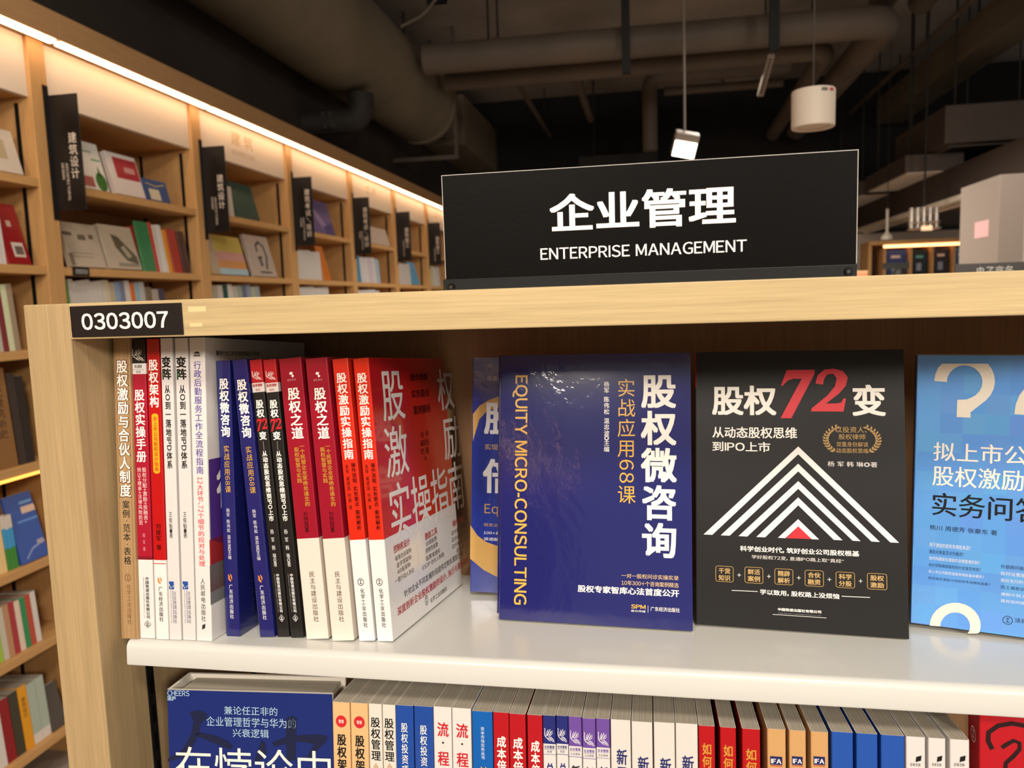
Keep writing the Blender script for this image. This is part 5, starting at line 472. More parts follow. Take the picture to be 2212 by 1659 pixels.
def fit(vs, rect):
    xs = [a for a, b in vs]; ys = [b for a, b in vs]
    x0, x1, y0, y1 = min(xs), max(xs), min(ys), max(ys)
    a0, b0, a1, b1 = rect
    sx = (a1-a0)/max(x1-x0, 1e-6); sy = (b1-b0)/max(y1-y0, 1e-6)
    return [(a0+(x-x0)*sx, b0+(y-y0)*sy) for x, y in vs]
def tess(pts):
    return [tuple(t) for t in tessellate_polygon([[Vector((x, y, 0)) for x, y in pts]])]
def stroke(pts, wd):
    """a polyline of even width as quads in the plane"""
    n = len(pts); L, Rr = [], []
    for i in range(n):
        a = pts[max(i-1, 0)]; b = pts[min(i+1, n-1)]
        dx, dy = b[0]-a[0], b[1]-a[1]; l = math.hypot(dx, dy) or 1
        k = wd[i]/2 if isinstance(wd, (list, tuple)) else wd/2
        nx, ny = -dy/l*k, dx/l*k
        L.append((pts[i][0]+nx, pts[i][1]+ny)); Rr.append((pts[i][0]-nx, pts[i][1]-ny))
    vs = L+Rr; fs = [(i, n+i, n+i+1, i+1) for i in range(n-1)]
    return vs, fs
def circ(cx, cy, r, n=24, a0=0, a1=360): return [(cx+r*math.cos(R(a0+(a1-a0)*i/n)), cy+r*math.sin(R(a0+(a1-a0)*i/n))) for i in range(n+(a1-a0 != 360))]
def merge(*parts):
    vs, fs = [], []
    for v, f in parts:
        o = len(vs); vs += v; fs += [tuple(o+i for i in t) for t in f]
    return vs, fs
def art(kind):
    """small printed marks drawn in a unit square"""
    P = lambda pts: (pts, tess(pts))
    if kind == 'rect': return P([(0,0),(1,0),(1,1),(0,1)])
    if kind == 'disc': return P(circ(.5, .5, .5))
    if kind == 'ring':
        return merge(stroke(circ(.5, .5, .45)+[(.95, .5)], .08), stroke([(.5,.3),(.5,.72)], .09), stroke([(.35,.72),(.68,.72)], .08), stroke([(.32,.3),(.68,.3)], .08))
    if kind == 'pill':
        r = .5; k = .045
        pts = [(.5+.5*math.cos(R(a)), 1-k+k*math.sin(R(a))) for a in range(0, 181, 12)]+[(.5+.5*math.cos(R(a)), k+k*math.sin(R(a))) for a in range(180, 361, 12)]
        return P(pts)
    if kind == 'diamond':
        return merge(stroke([(.5,.02),(.98,.5),(.5,.98),(.02,.5),(.5,.02)], .07), stroke([(.3,.38),(.5,.28),(.7,.38)], .1), stroke(circ(.5,.58,.12)+[(.62,.58)], .07))
    if kind == 'hook':
        return merge(P([(.1,.95),(.45,.7),(.4,.4),(.7,.25),(.62,0),(.1,.3)]), P([(.55,1),(.9,.75),(.92,.3),(.68,.45),(.66,.75),(.5,.82)]))
    if kind == 'flagsq':
        return merge(P([(0,0),(1,0),(1,.42),(.3,.1),(0,.55)]), P([(.15,.62),(.35,.2),(1,.52),(1,1),(0,1),(0,.7)]))
    if kind == 'sun':
        return merge(P(circ(.5,.5,.3,12,0,180)), P([(0,.42),(1,.42),(.8,.34),(.2,.34)]), stroke([(.15,.12),(.85,.12)], .2))
    if kind == 'parallelogram': return P([(.1,0),(.9,.25),(1,1),(.2,.75)])
    if kind == 'swoosh': return P([(.2,.6),(.35,1),(.75,.85),(.6,.6),(.85,.25),(.6,0),(.45,.3),(.6,.45)])
    if kind == 'bird':
        ps = [stroke([(.02,.95),(.08,.99),(.12,.9),(.08,.7),(.1,.45),(.22,.3),(.42,.2)], [.02,.05,.05,.06,.07,.06,.03])]
        for a in ([(.22,.42),(.28,.7),(.4,.9),(.42,.72),(.3,.45)], [(.32,.42),(.42,.6),(.6,.95),(.62,.7),(.48,.48)], [(.42,.42),(.58,.58),(.8,.85),(.78,.62),(.56,.44)]):
            ps.append(stroke(a, .045))
        for a in ([(.4,.36),(.65,.34),(.85,.2),(1,.0)], [(.36,.26),(.6,.22),(.78,.1),(.9,-.02)], [(.34,.17),(.52,.12),(.66,.03)]):
            ps.append(stroke(a, [.03,.07,.06,.02] if len(a) == 4 else [.03,.06,.02]))
        return merge(*ps)
    if kind == 'n72':
        a = [(.11,.98),(.52,.98),(.52,.9),(.17,.0),(.01,.0),(.33,.8),(.2,.8),(.12,.76),(.05,.66),(.02,.66)]
        b = [(.53,.7),(.56,.86),(.66,.98),(.8,1.0),(.93,.95),(1.0,.82),(.97,.66),(.87,.5),(.68,.3),(.83,.3),(.9,.32),(.93,.4),(.97,.4),(.93,.14),(.46,.14),(.47,.2),(.7,.46),(.81,.64),(.84,.8),(.79,.9),(.7,.88),(.66,.8),(.64,.68)]
        return merge(P(a), P(b))
    if kind == 'boxline':
        k = .12; pts = []
        for cx, cy, a in ((1-k,1-k,0),(k,1-k,90),(k,k,180),(1-k,k,270)): pts += [(cx+k*math.cos(R(a+t)), cy+k*math.sin(R(a+t))) for t in (0,30,60,90)]
        return stroke(pts+[pts[0]], .035)
    if kind == 'laurel':
        ps = []
        for sgn in (-1, 1):
            arc = [(.5+sgn*.43*math.cos(R(t)), .5+.44*math.sin(R(t))) for t in range(-58, 62, 10)]
            ps.append(stroke(arc, .008))
            for i in range(1, len(arc)):
                x, y = arc[i]; dx, dy = arc[i][0]-arc[i-1][0], arc[i][1]-arc[i-1][1]; l = math.hypot(dx, dy)
                dx, dy = dx/l, dy/l
                for s2 in (-1, 1):
                    ex, ey = dx*.75-dy*s2*.65, dy*.75+dx*s2*.65
                    q = .085
                    ps.append(P([(x, y), (x+ex*q*.5-ey*.02, y+ey*q*.5+ex*.032), (x+ex*q, y+ey*q*1.25), (x+ex*q*.5+ey*.02, y+ey*q*.5-ex*.032)]))
        return merge(*ps)
    return P([(0,0),(1,0),(1,1),(0,1)])

WTS = [c for d in BOOKS for it in d['items'] if it[0] == 'T' for c in it[3]]
WTS += list('企业管理0307ENTERPRISE MANAGEMENT建筑设计考试培训/施工土木电子商务ARCHITECTUALDESIGNCONSTRUCTION EXAM TRAINING09现代史新')
need_glyphs(WTS)
if 'E' in GL:   # a plain sans capital I, as tall as the E
    ys = [y for x, y in GL['E'][0]]; GL['I'] = ([(.1,min(ys)),(.19,min(ys)),(.19,max(ys)),(.1,max(ys))], [(0,1,2,3)])

def text_mb(mb, text, wt, mode, rect, m, to3):
    v, f, ls = layout(text, wt, mode)
    if not v: return
    o3, ax, az = Vector(to3(0, 0)), Vector(to3(1, 0)), Vector(to3(0, 1))
    nn = (ax-o3).cross(az-o3).normalized()*.000012   # overprints of a bold line sit a hair apart
    mb.poly([Vector(to3(a, b))+nn*k for (a, b), k in zip(fit(v, rect), ls)], f, m)

# ---------------- books
def book_body(root, t, h, wd, cover, rough, bands=None, spine_only=False, coat=0, kind=None, hard=False, pages=PAGES, front_mat=None):
    c = .0028 if hard else .00055
    r = .0009
    x = t/2
    ov = .003 if hard else 0
    y1 = wd
    out = [(-x, y1), (-x, r), (-x+r*.3, r*.3), (-x+r, 0), (x-r, 0), (x-r*.3, r*.3), (x, r), (x, y1)]
    inn = [(-x+c, y1), (-x+c, c+r), (-x+c, c+r*.5), (-x+c+r*.5, c), (x-c-r*.5, c), (x-c, c+r*.5), (x-c, c+r), (x-c, y1)]
    mb = MB()
    zs = [0]; cols = []
    for z, cc in (bands or [(h, cover)]):
        zs.append(min(z, h)); cols.append(cc)
    zs[-1] = h
    n = len(out)
    for k in range(len(zs)-1):
        z0, z1 = zs[k], zs[k+1]
        for i in range(n-1):
            mm = mat(cols[k], rough, .5, 0, coat, kind)
            if spine_only and i in (0, n-2): mm = mat(cover, rough, .5, 0, coat, kind)
            if front_mat and i == n-2 and k == len(zs)-2: mm = front_mat
            if front_mat and i == n-2 and spine_only: mm = front_mat
            a, b = out[i], out[i+1]
            mb.poly([(*a, z0), (*b, z0), (*b, z1), (*a, z1)], [(0, 1, 2, 3)], mm)
    inm = mat('#d8d2c6', .7, .2)
    for i in range(n-1):
        a, b = inn[i], inn[i+1]
        mb.poly([(*a, 0), (*b, 0), (*b, h), (*a, h)], [(0, 3, 2, 1)], inm)
        for z, fl in ((0, 1), (h, 0)):
            q = [(*out[i], z), (*out[i+1], z), (*inn[i+1], z), (*inn[i], z)]
            mb.poly(q, [(0, 3, 2, 1) if fl else (0, 1, 2, 3)], inm)
    for j in (0, n-1):
        q = [(*out[j], 0), (*out[j], h), (*inn[j], h), (*inn[j], 0)]
        mb.poly(q, [(0, 1, 2, 3) if j == 0 else (0, 3, 2, 1)], inm)
    mb.build('cover', root)
    pb = MB()
    pb.box((-x+c+.0001, c+(.006 if hard else .0002), ov+.0003), (x-c-.0001, wd-ov-.0012, h-ov-.0003), pages)
    pb.build('page_block', root)
def print_items(root, items, t, rough):
    groups = {}
    eps = .00012
    for it in items:
        kind, name, side = it[0], it[1], it[2]
        lay = it[-1]
        mb = MB()
        e = eps*(lay+1)
        to3 = (lambda a, b, e=e: (a, -e, b)) if side == 'S' else (lambda a, b, e=e: (t/2+e, a, b))
        if kind == 'T':
            _, _, _, text, rect, col, wt, mode, _ = it
            text_mb(mb, text, wt, mode, rect, mat(col, rough, .5), to3)
        elif kind == 'A':
            _, _, _, ak, rect, col, _ = it
            if ak == 'bird' or ak in ('laurel', 'n72', 'ring', 'diamond', 'boxline'):
                v, f = art(ak)
                v = [(rect[0]+a*(rect[2]-rect[0]), rect[1]+b*(rect[3]-rect[1])) for a, b in v]
            else:
                v, f = art(ak); v = [(rect[0]+a*(rect[2]-rect[0]), rect[1]+b*(rect[3]-rect[1])) for a, b in v]
            mb.poly([to3(a, b) for a, b in v], f, mat(col, rough, .5))
        elif kind == 'P':
            pts = it[3]; mb.poly([to3(a, b) for a, b in pts], tess(pts), mat(it[4], rough, .5))
        elif kind == 'L':
            v, f = stroke(it[3], it[4]); mb.poly([to3(a, b) for a, b in v], f, mat(it[5], rough, .5))
        if mb.v: mb.build(name, root)
for d in BOOKS:
    m3 = d['m']; M = Matrix.Identity(4)
    for i in range(3):
        for j in range(3): M[i][j] = m3[i*3+j]
        M[i][3] = d['o'][i]
    root = thing(d['n'], d['label'], 'book', group=d['group'], mtx=M)
    hard = d['n'] == 'hardcover_book'
    gl = d['gloss']
    coat = .8 if gl <= .22 else (.15 if gl < .35 else 0)
    fm = None
    if d.get('red_fade'): fm = mat('#b3161a', gl, .5, 0, coat, 'fade_red')
    if d['cover'] == '#5e9ade': fm = mat('#5e9ade', gl, .5, 0, 0, 'checks')
    if d['cover'] == '#262526': fm = mat('#1b1a1b', gl, .3)
    book_body(root, d['t'], d['h'], d['wd'], d['cover'], gl, d.get('bands'), d.get('spine_bands_only'), coat, 'film' if gl <= .22 else None, hard, front_mat=fm)
    print_items(root, d['items'], d['t'], max(.22, gl))

# ---------------- the near bookcase
SH = Matrix.Translation((0, .55781, 1.5-.276775)) @ Matrix.Rotation(R(-4.8), 4, 'X')
case = thing('bookcase', 'pale oak bookcase with white metal shelves carrying the finance books, in the foreground', 'bookcase', (-.02, .54, 0))
def P_(o):
    o.parent = case; o.matrix_parent_inverse = case.matrix_world.inverted(); return o
bpy.context.view_layer.update()
XI, XR, TOP, BOT, YF, YB = -.4533, .452, 1.5095, 1.4811, .54, .80
def cbox(name, a, b, m, bevel=.0008):
    mb = MB(); mb.box(a, b, m); return P_(mb.build(name, bevel=bevel))
cbox('side_panel', (-.494, YF, 0), (XI, YB+.018, TOP), WOOD_Z, .0012)
cbox('side_panel', (XR, YF, 0), (XR+.041, YB+.018, TOP), WOOD_Z, .0012)
cbox('top_board', (XI, YF, BOT), (XR, YB+.018, TOP), WOOD_X, .0008)
cbox('back_panel', (XI, YB, .02), (XR, YB+.018, BOT), WOOD_BACK, 0)
cbox('plinth', (XI, YF+.03, 0), (XR, YF+.05, .08), WOOD_X)
def lip_profile():
    pr = [(.235, 0), (.006, 0)]
    for i in range(1, 8):
        a = R(90*i/7); pr.append((.006-.006*math.sin(a), -.006+.006*math.cos(a)))
    pr += [(0, -.019), (.0006, -.0204), (.002, -.021), (.012, -.021), (.012, -.0198), (.0022, -.0196), (.0012, -.0186), (.0012, -.0062), (.0062, -.0012), (.235, -.0012)]
    return pr
def metal_shelf(off):
    mb = MB(); pr = lip_profile()
    L = lambda u, v, x: SH @ Vector((x, u, v+off))
    n = len(pr); a, b = XI+.0117, XR-.0117
    vs = [L(u, v, a) for u, v in pr] + [L(u, v, b) for u, v in pr]
    fs = [(i, n+i, n+(i+1) % n, (i+1) % n) for i in range(n)]
    fs += [(i, i+1, n-2-i, n-1-i) for i in range(n//2-1)]
    fs += [tuple(n+q for q in f[::-1]) for f in fs[-(n//2-1):]]
    mb.poly(vs, fs, WHITE_METAL)
    o = P_(mb.build('metal_shelf', smooth=True)); o['label'] = 'white metal shelf with rounded front lip'
    for x0 in (a, b-.0015):   # bracket wings hooked into the standards
        bb = MB(); q = [L(.02, -.0012, x0), L(.225, -.0012, x0), L(.225, -.05, x0), L(.02, -.02, x0)]
        q2 = [p+Vector((.0015, 0, 0)) for p in q]
        bb.poly(q+q2, [(0,1,2,3),(7,6,5,4),(0,4,5,1),(1,5,6,2),(2,6,7,3),(3,7,4,0)], WHITE_METAL)
        br = bb.build('shelf_bracket'); br.parent = o
for off in (0, -.282, -.60, -.92): metal_shelf(off)
for xs, sg in ((XI, 1), (XR, -1)):
    for y in (.5985, .775):
        mb = MB(); x0, x1 = sorted((xs, xs+sg*.0012))
        mb.box((x0, y-.0045, .1), (x1, y+.0045, BOT-.012), BLACK_METAL)
        so = P_(mb.build('slotted_standard'))
        hb = MB(); z = .12
        x0, x1 = sorted((xs+sg*.0012, xs+sg*.0014))
        while z < BOT-.04:
            hb.box((x0, y-.0016, z), (x1, y+.0022, z+.017), mat('#020202', .9, .1)); z += .0272
        h = hb.build('slot'); h.parent = so
# number plate on the top board
pl = MB(); pl.box((-.4512, YF-.001, 1.4826), (-.3538, YF-.0001, 1.5071), mat('#1b1718', .35, .4)); plo = P_(pl.build('number_plate', bevel=.0003)); plo['label'] = 'black number plate'
tm = MB(); text_mb(tm, '0303007', .022, 'h', (-.4412, 1.4882, -.3656, 1.5012), mat('#eeece6', .5), lambda a, b: (a, YF-.0012, b))
lt = tm.build('numerals'); lt.parent = plo
# scuffs of old tape on the board edge
mk = MB(); 
for (a, b, c, d_) in ((-.349, 1.4998, -.334, 1.5038), (-.3485, 1.4884, -.338, 1.4912)):
    mk.poly([(a, YF-.0001, b), (c, YF-.0001, b), (c, YF-.0001, d_), (a, YF-.0001, d_)], [(0,1,2,3)], mat('#e2c896', .3, .5))
P_(mk.build('tape_residue'))

# ---------------- header sign on the case
sg = thing('header_sign', 'black header sign lettered in white, standing on top of the near oak bookcase', 'sign', (-.0055, .56, TOP))
SX0, SX1, SZ0, SZ1, SY = -.1488, .1375, 1.5176, 1.5930, .56
def child(o, p):
    o.parent = p; o.matrix_parent_inverse = p.matrix_world.inverted(); return o
bpy.context.view_layer.update()
mb = MB(); mb.box((-.1506, SY-.0032, TOP), (.1378, SY-.0016, 1.5178), BLACK_METAL); mb.box((-.1506, SY-.0016, TOP), (.1378, SY+.028, TOP+.0014), BLACK_METAL)
child(mb.build('bracket', bevel=.0004), sg)
mb = MB(); mb.box((SX0, SY-.0014, TOP+.0016), (SX1, SY+.0022, SZ1), mat('#0a0807', .42, .07, 0, 0, 'leather'))
child(mb.build('sign_panel'), sg)
mb = MB(); ed = mat('#c9c6c0', .12, .6)  # acrylic sleeve edges, their highlight painted in as pale opaque trim
for a, b in (((SX0, SZ1), (SX1, SZ1+.0004)), ((SX0-.0004, TOP+.009), (SX0, SZ1+.0004)), ((SX1, TOP+.009), (SX1+.0004, SZ1+.0004))):
    mb.box((a[0], SY-.0016, a[1]), (b[0], SY+.0022, b[1]), ed)
child(mb.build('edge_highlight'), sg)
tm = MB(); text_mb(tm, '企业管理', .026, 'h', (-.0702, 1.5485, .0590, 1.5752), mat('#f2f0ec', .4), lambda a, b: (a, SY-.0017, b))
child(tm.build('title'), sg)
tm = MB(); text_mb(tm, 'ENTERPRISE MANAGEMENT', .012, 'h', (-.0776, 1.5292, .0663, 1.5376), mat('#f2f0ec', .4), lambda a, b: (a, SY-.0017, b))
child(tm.build('subtitle'), sg)
for x, z in ((-.1446, 1.5120), (.1322, 1.5130)):
    mb = MB(); mb.cyl((x, SY-.0032, z), (x, SY-.0046, z), .0030, mat('#0c0c0c', .2, .6), 18, .0024); mb.cyl((x, SY-.0046, z), (x, SY-.0047, z), .0012, mat('#8a8a86', .2, .5, 1), 6)
    child(mb.build('screw', smooth=True), sg)

# ---------------- room shell
mb = MB(); mb.box((-2.6, -8, -.05), (5.2, 13, 0), mat('#9c9084', .5, .4, kind='grime')); structure('floor', mb)
CE = mat('#958c84', .85, .2, kind='grime', key='ceiling_paint')
mb = MB(); mb.box((-2.6, -3.2, 3.95), (5.2, 13, 4.05), CE); structure('ceiling', mb)
mb = MB(); mb.box((-2.45, -8, 0), (-2.3, 13, 3.95), mat('#3a3430', .8, .2, kind='grime')); structure('wall_left', mb)
mb = MB(); mb.box((-2.6, 12.8, 0), (5.2, 13, 3.95), mat('#23211f', .8, .2)); structure('wall_back', mb)

# ---------------- the lit wall going on behind the viewer: its strip is mirrored in the film-wrapped covers
mb = MB(); mb.box((-2.29, -8, 0), (-1.9, 1.39, 2.37), mat('#b08555', .6, .2, kind='grime')); structure('trim_6', mb)
mb = MB(); mb.box((-2.29, -8, 2.372), (-1.84, 1.39, 2.456), mat('#a98258', .55, .3)); structure('trim_7', mb)
t = thing('wall_light_strip', 'warm light strip behind the viewer, mirrored as a band on the navy cover', 'lamp', (-1.857, 0, 2.362))
mb = MB(); mb.box((-.013, -8, 0), (.013, 1.38, .0095), mat('#ffd4a6', .4, .3, emit=11.0, key='warm_led_strip')); mb.build('light_bar', t)

# ---------------- wall bookcases along the left
XW, XB = -1.9, -2.2
PITCH, Y0B, PT = .868, 1.395, .07
SHELF_Z = [1.935, 1.66, 1.397, 1.044, .734, .472, .157]
ORD = ['at the left edge of the photo, its near side cut off', 'right of the first blade sign, with a plain white fascia', 'right of the second blade sign, lettered on its fascia', 'right of the third blade sign', 'right of the fourth blade sign', 'right of the fifth blade sign', 'right of the sixth blade sign, mostly behind the header sign', 'deepest of the row, behind the header sign']
GLOW = mat('#ffd4a6', .4, .3, emit=11.0, key='warm_led_strip')
FASC = mat('#dccbb8', .5, .3, key='fascia_laminate')
bay0 = thing('wall_bookcase', None, 'bookcase', (XW, Y0B, 0), 'wall bookcases along the left wall')
def bayp(name, fn, bevel=0):
    mb = MB(); fn(mb); o = mb.build(name, bay0, bevel=bevel); return o
L_ = PITCH-PT
# local origin: case front plane at the near end of the opening
bayp('side_panel', lambda m: m.box((-.30, L_, 0), (0, PITCH, 2.370), WALLWOOD_Z), .0015)
bayp('back_panel', lambda m: m.box((-.315, 0, 0), (-.30, L_, 2.37), mat('#a9774a', .6, .2, kind='wood_z')))
for z in SHELF_Z:
    bayp('shelf', lambda m: m.box((-.30, 0.0005, z-.027), (-.004, L_-.0005, z), WALLWOOD_Y), .0015)
bayp('fascia_board', lambda m: m.box((-.032, 0.0005, 2.186), (-.012, L_-.0005, 2.370), FASC), .001)
bayp('fascia_ledge', lambda m: m.box((-.30, 0.0005, 2.186), (-.032, L_-.0005, 2.20), WALLWOOD_Y))
bayp('canopy', lambda m: m.box((-.315, 0.0, 2.372), (.061, PITCH, 2.456), mat('#a98258', .55, .3, kind='wood_y')), .002)
bayp('light_strip', lambda m: m.box((.030, .012, 2.362), (.056, PITCH-.012, 2.3715), GLOW))
bayp('shelf_light', lambda m: m.box((-.028, .01, 1.044-.037), (-.006, L_-.01, 1.044-.0275), mat('#ffb14e', .4, .3, emit=2.2, key='warm_shelf_led')))
for y in (L_-.0015,):
    bayp('slotted_standard', lambda m: [m.box((x, L_-.0016, .1), (x+.014, L_, 2.17), BLACK_METAL) for x in (-.065, -.255)])
kids = list(bay0.children)
bays = [bay0]
for k in range(1, 8):
    r = bay0.copy(); C.objects.link(r); r.location = (XW, Y0B+k*PITCH, 0)
    for ch in kids:
        c = ch.copy(); C.objects.link(c); c.parent = r
    bays.append(r)
for k, r in enumerate(bays): r['label'] = 'lit oak bookcase bay '+ORD[k]
for k, (zh, en) in {2: ('建 筑', 'ARCHITECTURE'), 4: ('土 木', ''), 6: ('设 计', '')}.items():
    fb = [c for c in bays[k].children if c.name.startswith('fascia_board')][0]
    tm = MB(); g = mat('#b8935e', .5)
    text_mb(tm, zh, 0.0, 'h', (.27, 2.272, .47, 2.335), g, lambda a, b: (-.0115, a, b))
    if en: text_mb(tm, en, 0.0, 'h', (.265, 2.228, .48, 2.248), g, lambda a, b: (-.0115, a, b))
    tm.build('fascia_lettering', fb)
mb = MB(); mb.box((-.003, .04, 1.632), (.0008, .115, 1.662), mat('#1b1718', .4))
pp = mb.build('number_plate', bays[1])
tm = MB(); text_mb(tm, '09009', 0.0, 'h', (.05, 1.639, .105, 1.655), mat('#d8d4cc', .5), lambda a, b: (.001, a, b)); tm.build('numerals', pp)

# blade signs standing out from the case uprights
BT = [('建筑设计', 'ARCHITECTURAL', 'DESIGN'), ('建筑设计', 'ARCHITECTURAL', 'DESIGN'), ('建筑考试/培训', 'CONSTRUCTION EXAM', 'TRAINING'), ('建筑考试/培训', 'CONSTRUCTION EXAM', 'TRAINING'), ('建筑施工', 'CONSTRUCTION', ''), ('建筑施工', 'CONSTRUCTION', '')]
OW = ['first', 'second', 'third', 'fourth', 'fifth', 'sixth']
SIGNBLACK = mat('#151110', .35, .4)
for k, (zh, e1, e2) in enumerate(BT):
    y = Y0B+PITCH*(k+1)-.006
    t = thing('blade_sign', 'black vertical blade sign on an oak upright, %s from the left of six' % OW[k], 'sign', (XW, y, 1.84), 'blade signs on the wall bookcases')
    mb = MB(); mb.box((.0005, -.018, -.03), (.0025, .004, .395), SIGNBLACK)
    for z in (-.02, .383): mb.cyl((.0025, -.010, z), (.004, -.010, z), .004, BLACK_METAL, 10)
    mb.build('mounting_plate', t)
    mb = MB(); mb.box((.0025, 0, 0), (.108, .003, .365), SIGNBLACK); mb.build('sign_panel', t, bevel=.0006)
    tm = MB(); m = mat('#e4d6c6', .5)
    n = len(zh)
    text_mb(tm, zh, 0.0, 'v', (.064, .10 if n == 4 else .045, .094, .245 if n == 4 else .30), m, lambda a, b: (a, -.0006, b)); tm.build('title', t)
    tm = MB(); text_mb(tm, e1, 0.0, 'r', (.046, .03, .055, .15), m, lambda a, b: (a, -.0006, b))
    if e2: text_mb(tm, e2, 0.0, 'r', (.031, .10, .040, .15), m, lambda a, b: (a, -.0006, b))
    tm.build('subtitle', t)

# ---------------- books of the wall cases
for d in WALLBOOKS:
    h = d['h']; span = d['y1']-d['y0']; z = d['z']+.0005
    lean = R(d['lean'])
    if d['f'] == 'S':
        wd = min(.19, h*.72)
        M = Matrix.Translation((-1.925-.0, (d['y0']+d['y1'])/2, z)) @ Matrix.Rotation(-lean, 4, 'Y') @ Matrix.Rotation(R(90), 4, 'Z')
        t = max(.003, span*.985)
        root = thing('wall_case_book', d['label'], 'book', group=d['group'], mtx=M)
        bands = None
        if d['art'] == 'bg': bands = [(h*.4, '#3f8a3a'), (h*.76, d['c']), (h, '#cfc8be')]
        if d['c'] == '#a9b5a6': bands = [(h*.16, '#d8cfc6'), (h, d['c'])]
        if d['label'].startswith('white spine with red edge'): bands = [(h, '#d9d2cc')]
        book_body(root, t, h, wd, d['c'], .28, bands)
        if d['art'] == 'brown_title':
            tm = MB(); text_mb(tm, '现代建筑新史', 0.0, 'v', (-t*.28, h*.3, t*.25, h*.9), mat('#3a2412', .6), lambda a, b: (a, -.0003, b)); tm.build('title', root)
        if d['c'] == '#e29a1a':
            tm = MB(); text_mb(tm, '建筑设计', 0.0, 'v', (-t*.22, h*.5, t*.22, h*.82), mat('#4a2a10', .6), lambda a, b: (a, -.0003, b)); tm.build('title', root)
    else:
        wd = span*.985; t = min(.02, max(.008, span*.12))
        # cover toward the aisle, leaning back on its foot
        M = Matrix.Translation((-1.918-h*0, d['y0'], z+t*math.sin(lean))) @ Matrix.Rotation(-lean, 4, 'Y') @ Matrix.Translation((-t/2, 0, 0))
        root = thing('wall_case_book', d['label'], 'book', group=d['group'], mtx=M)
        book_body(root, t, h, wd, d['c'], .3)
        mb = MB()
        def pp_(pts, col, lay=1): 
            q = [(a*wd, b*h) for a, b in pts]; m1 = MB(); m1.poly([(t/2+.0003*lay, a, b) for a, b in q], tess(q), mat(col, .4)); m1.build('cover_print', root)
        rc = lambda a, b, c, e: [(a, b), (c, b), (c, e), (a, e)]
        k = d['art']
        if k == 'panel': pp_(rc(.15,.3,.85,.75), '#b3a07f')
        if k == 'white_low': pp_(rc(.35,.12,.85,.36), '#cfc0b4'); pp_(rc(.45,.16,.8,.3), '#6a5a50', 2); pp_(rc(.4,.62,.6,.72), '#c0a090')
        if k == 'tree':
            pp_(circ(.78, .18, .2, 14), '#3c6a2c'); pp_([(.7,.3),(.78,.52),(.86,.3)], '#4a7a3a'); pp_(rc(0,.04,.5,.26), '#a05a50'); pp_(rc(.1,.78,.7,.81), '#7a8a80'); pp_(rc(.62,.62,.95,.66), '#6a9a80')
        if k == 'redpanel': pp_(rc(.2,.4,.98,.9), '#a02a34'); pp_(rc(.5,.56,.85,.7), '#c08a88', 2)
        if k == 'bluebook': pp_(rc(.15,.05,.6,.55), '#cfc2a4'); pp_(stroke([(.1,.8),(.5,.7),(.9,.85)], .05)[0][:3]+stroke([(.1,.8),(.5,.7),(.9,.85)], .05)[0][:2:-1], '#b8a46a')
        if k == 'landscape': pp_(rc(0,.7,.25,.78), '#6a5a48'); pp_(rc(.4,.62,.62,.74), '#6e5e4c'); pp_(rc(.72,.66,.85,.76), '#6e5e4c'); pp_(rc(.12,.3,.7,.32), '#8f8270'); pp_(rc(.12,.22,.7,.24), '#8f8270'); pp_(rc(-.0,.02,.12,.3), '#7a6c58')
        if k == 'bridge': pp_([(.3,.8),(.5,.75),(.95,.3),(.95,.12),(.6,.2),(.35,.5)], '#5e5240'); pp_(rc(.3,.06,.95,.14), '#8a8070'); pp_([(.5,.5),(.62,.55),(.8,.3),(.65,.26)], '#a79a80', 2)
        if k == 'blue_cover': pp_(rc(.5,.7,1,.8), '#d2b7a2'); pp_(rc(.5,.84,.95,.88), '#6f9ad0'); pp_(rc(.25,.58,1,.61), '#5f8fd2'); pp_([(.2,.04),(.5,.16),(1,.22),(1,.24),(.5,.19),(.2,.07)], '#8f9cc8'); pp_(rc(.7,.2,.95,.27), '#a9a0b0', 2)
        if k == 'stripes': pp_(rc(0,0,1,.16), '#9fb8c4'); pp_(rc(.0,.16,1,.36), '#c98a4a'); pp_(rc(0,.36,1,.58), '#c98f84'); pp_(rc(0,.0,.22,1), '#b09a80', 2)
        if k == 'arch':
            v_, f_ = stroke([(.62,.18),(.75,.5),(.72,.75),(.55,.85),(.4,.75),(.4,.6)], .07); mb.poly([(t/2+.0003, a*wd, b*h) for a, b in v_], f_, mat('#3e3836', .5)); mb.build('cover_print', root); mb = MB()
            v_, f_ = stroke([(.35,.45),(.55,.48)], .05); mb.poly([(t/2+.0003, a*wd, b*h) for a, b in v_], f_, mat('#3e3836', .5))
            pp_(rc(.4,.25,.5,.45), '#4a4240'); pp_(rc(.3,.08,.8,.13), '#5a504c')
        if k == 'purple': pp_([(.1,.9),(.5,.5),(.9,.0),(.6,.0),(.3,.4)], '#8a7aa0'); pp_([(.5,.2),(1,.4),(1,.0),(.6,.0)], '#4e4270', 2)
        if mb.v: mb.build('cover_print', root)

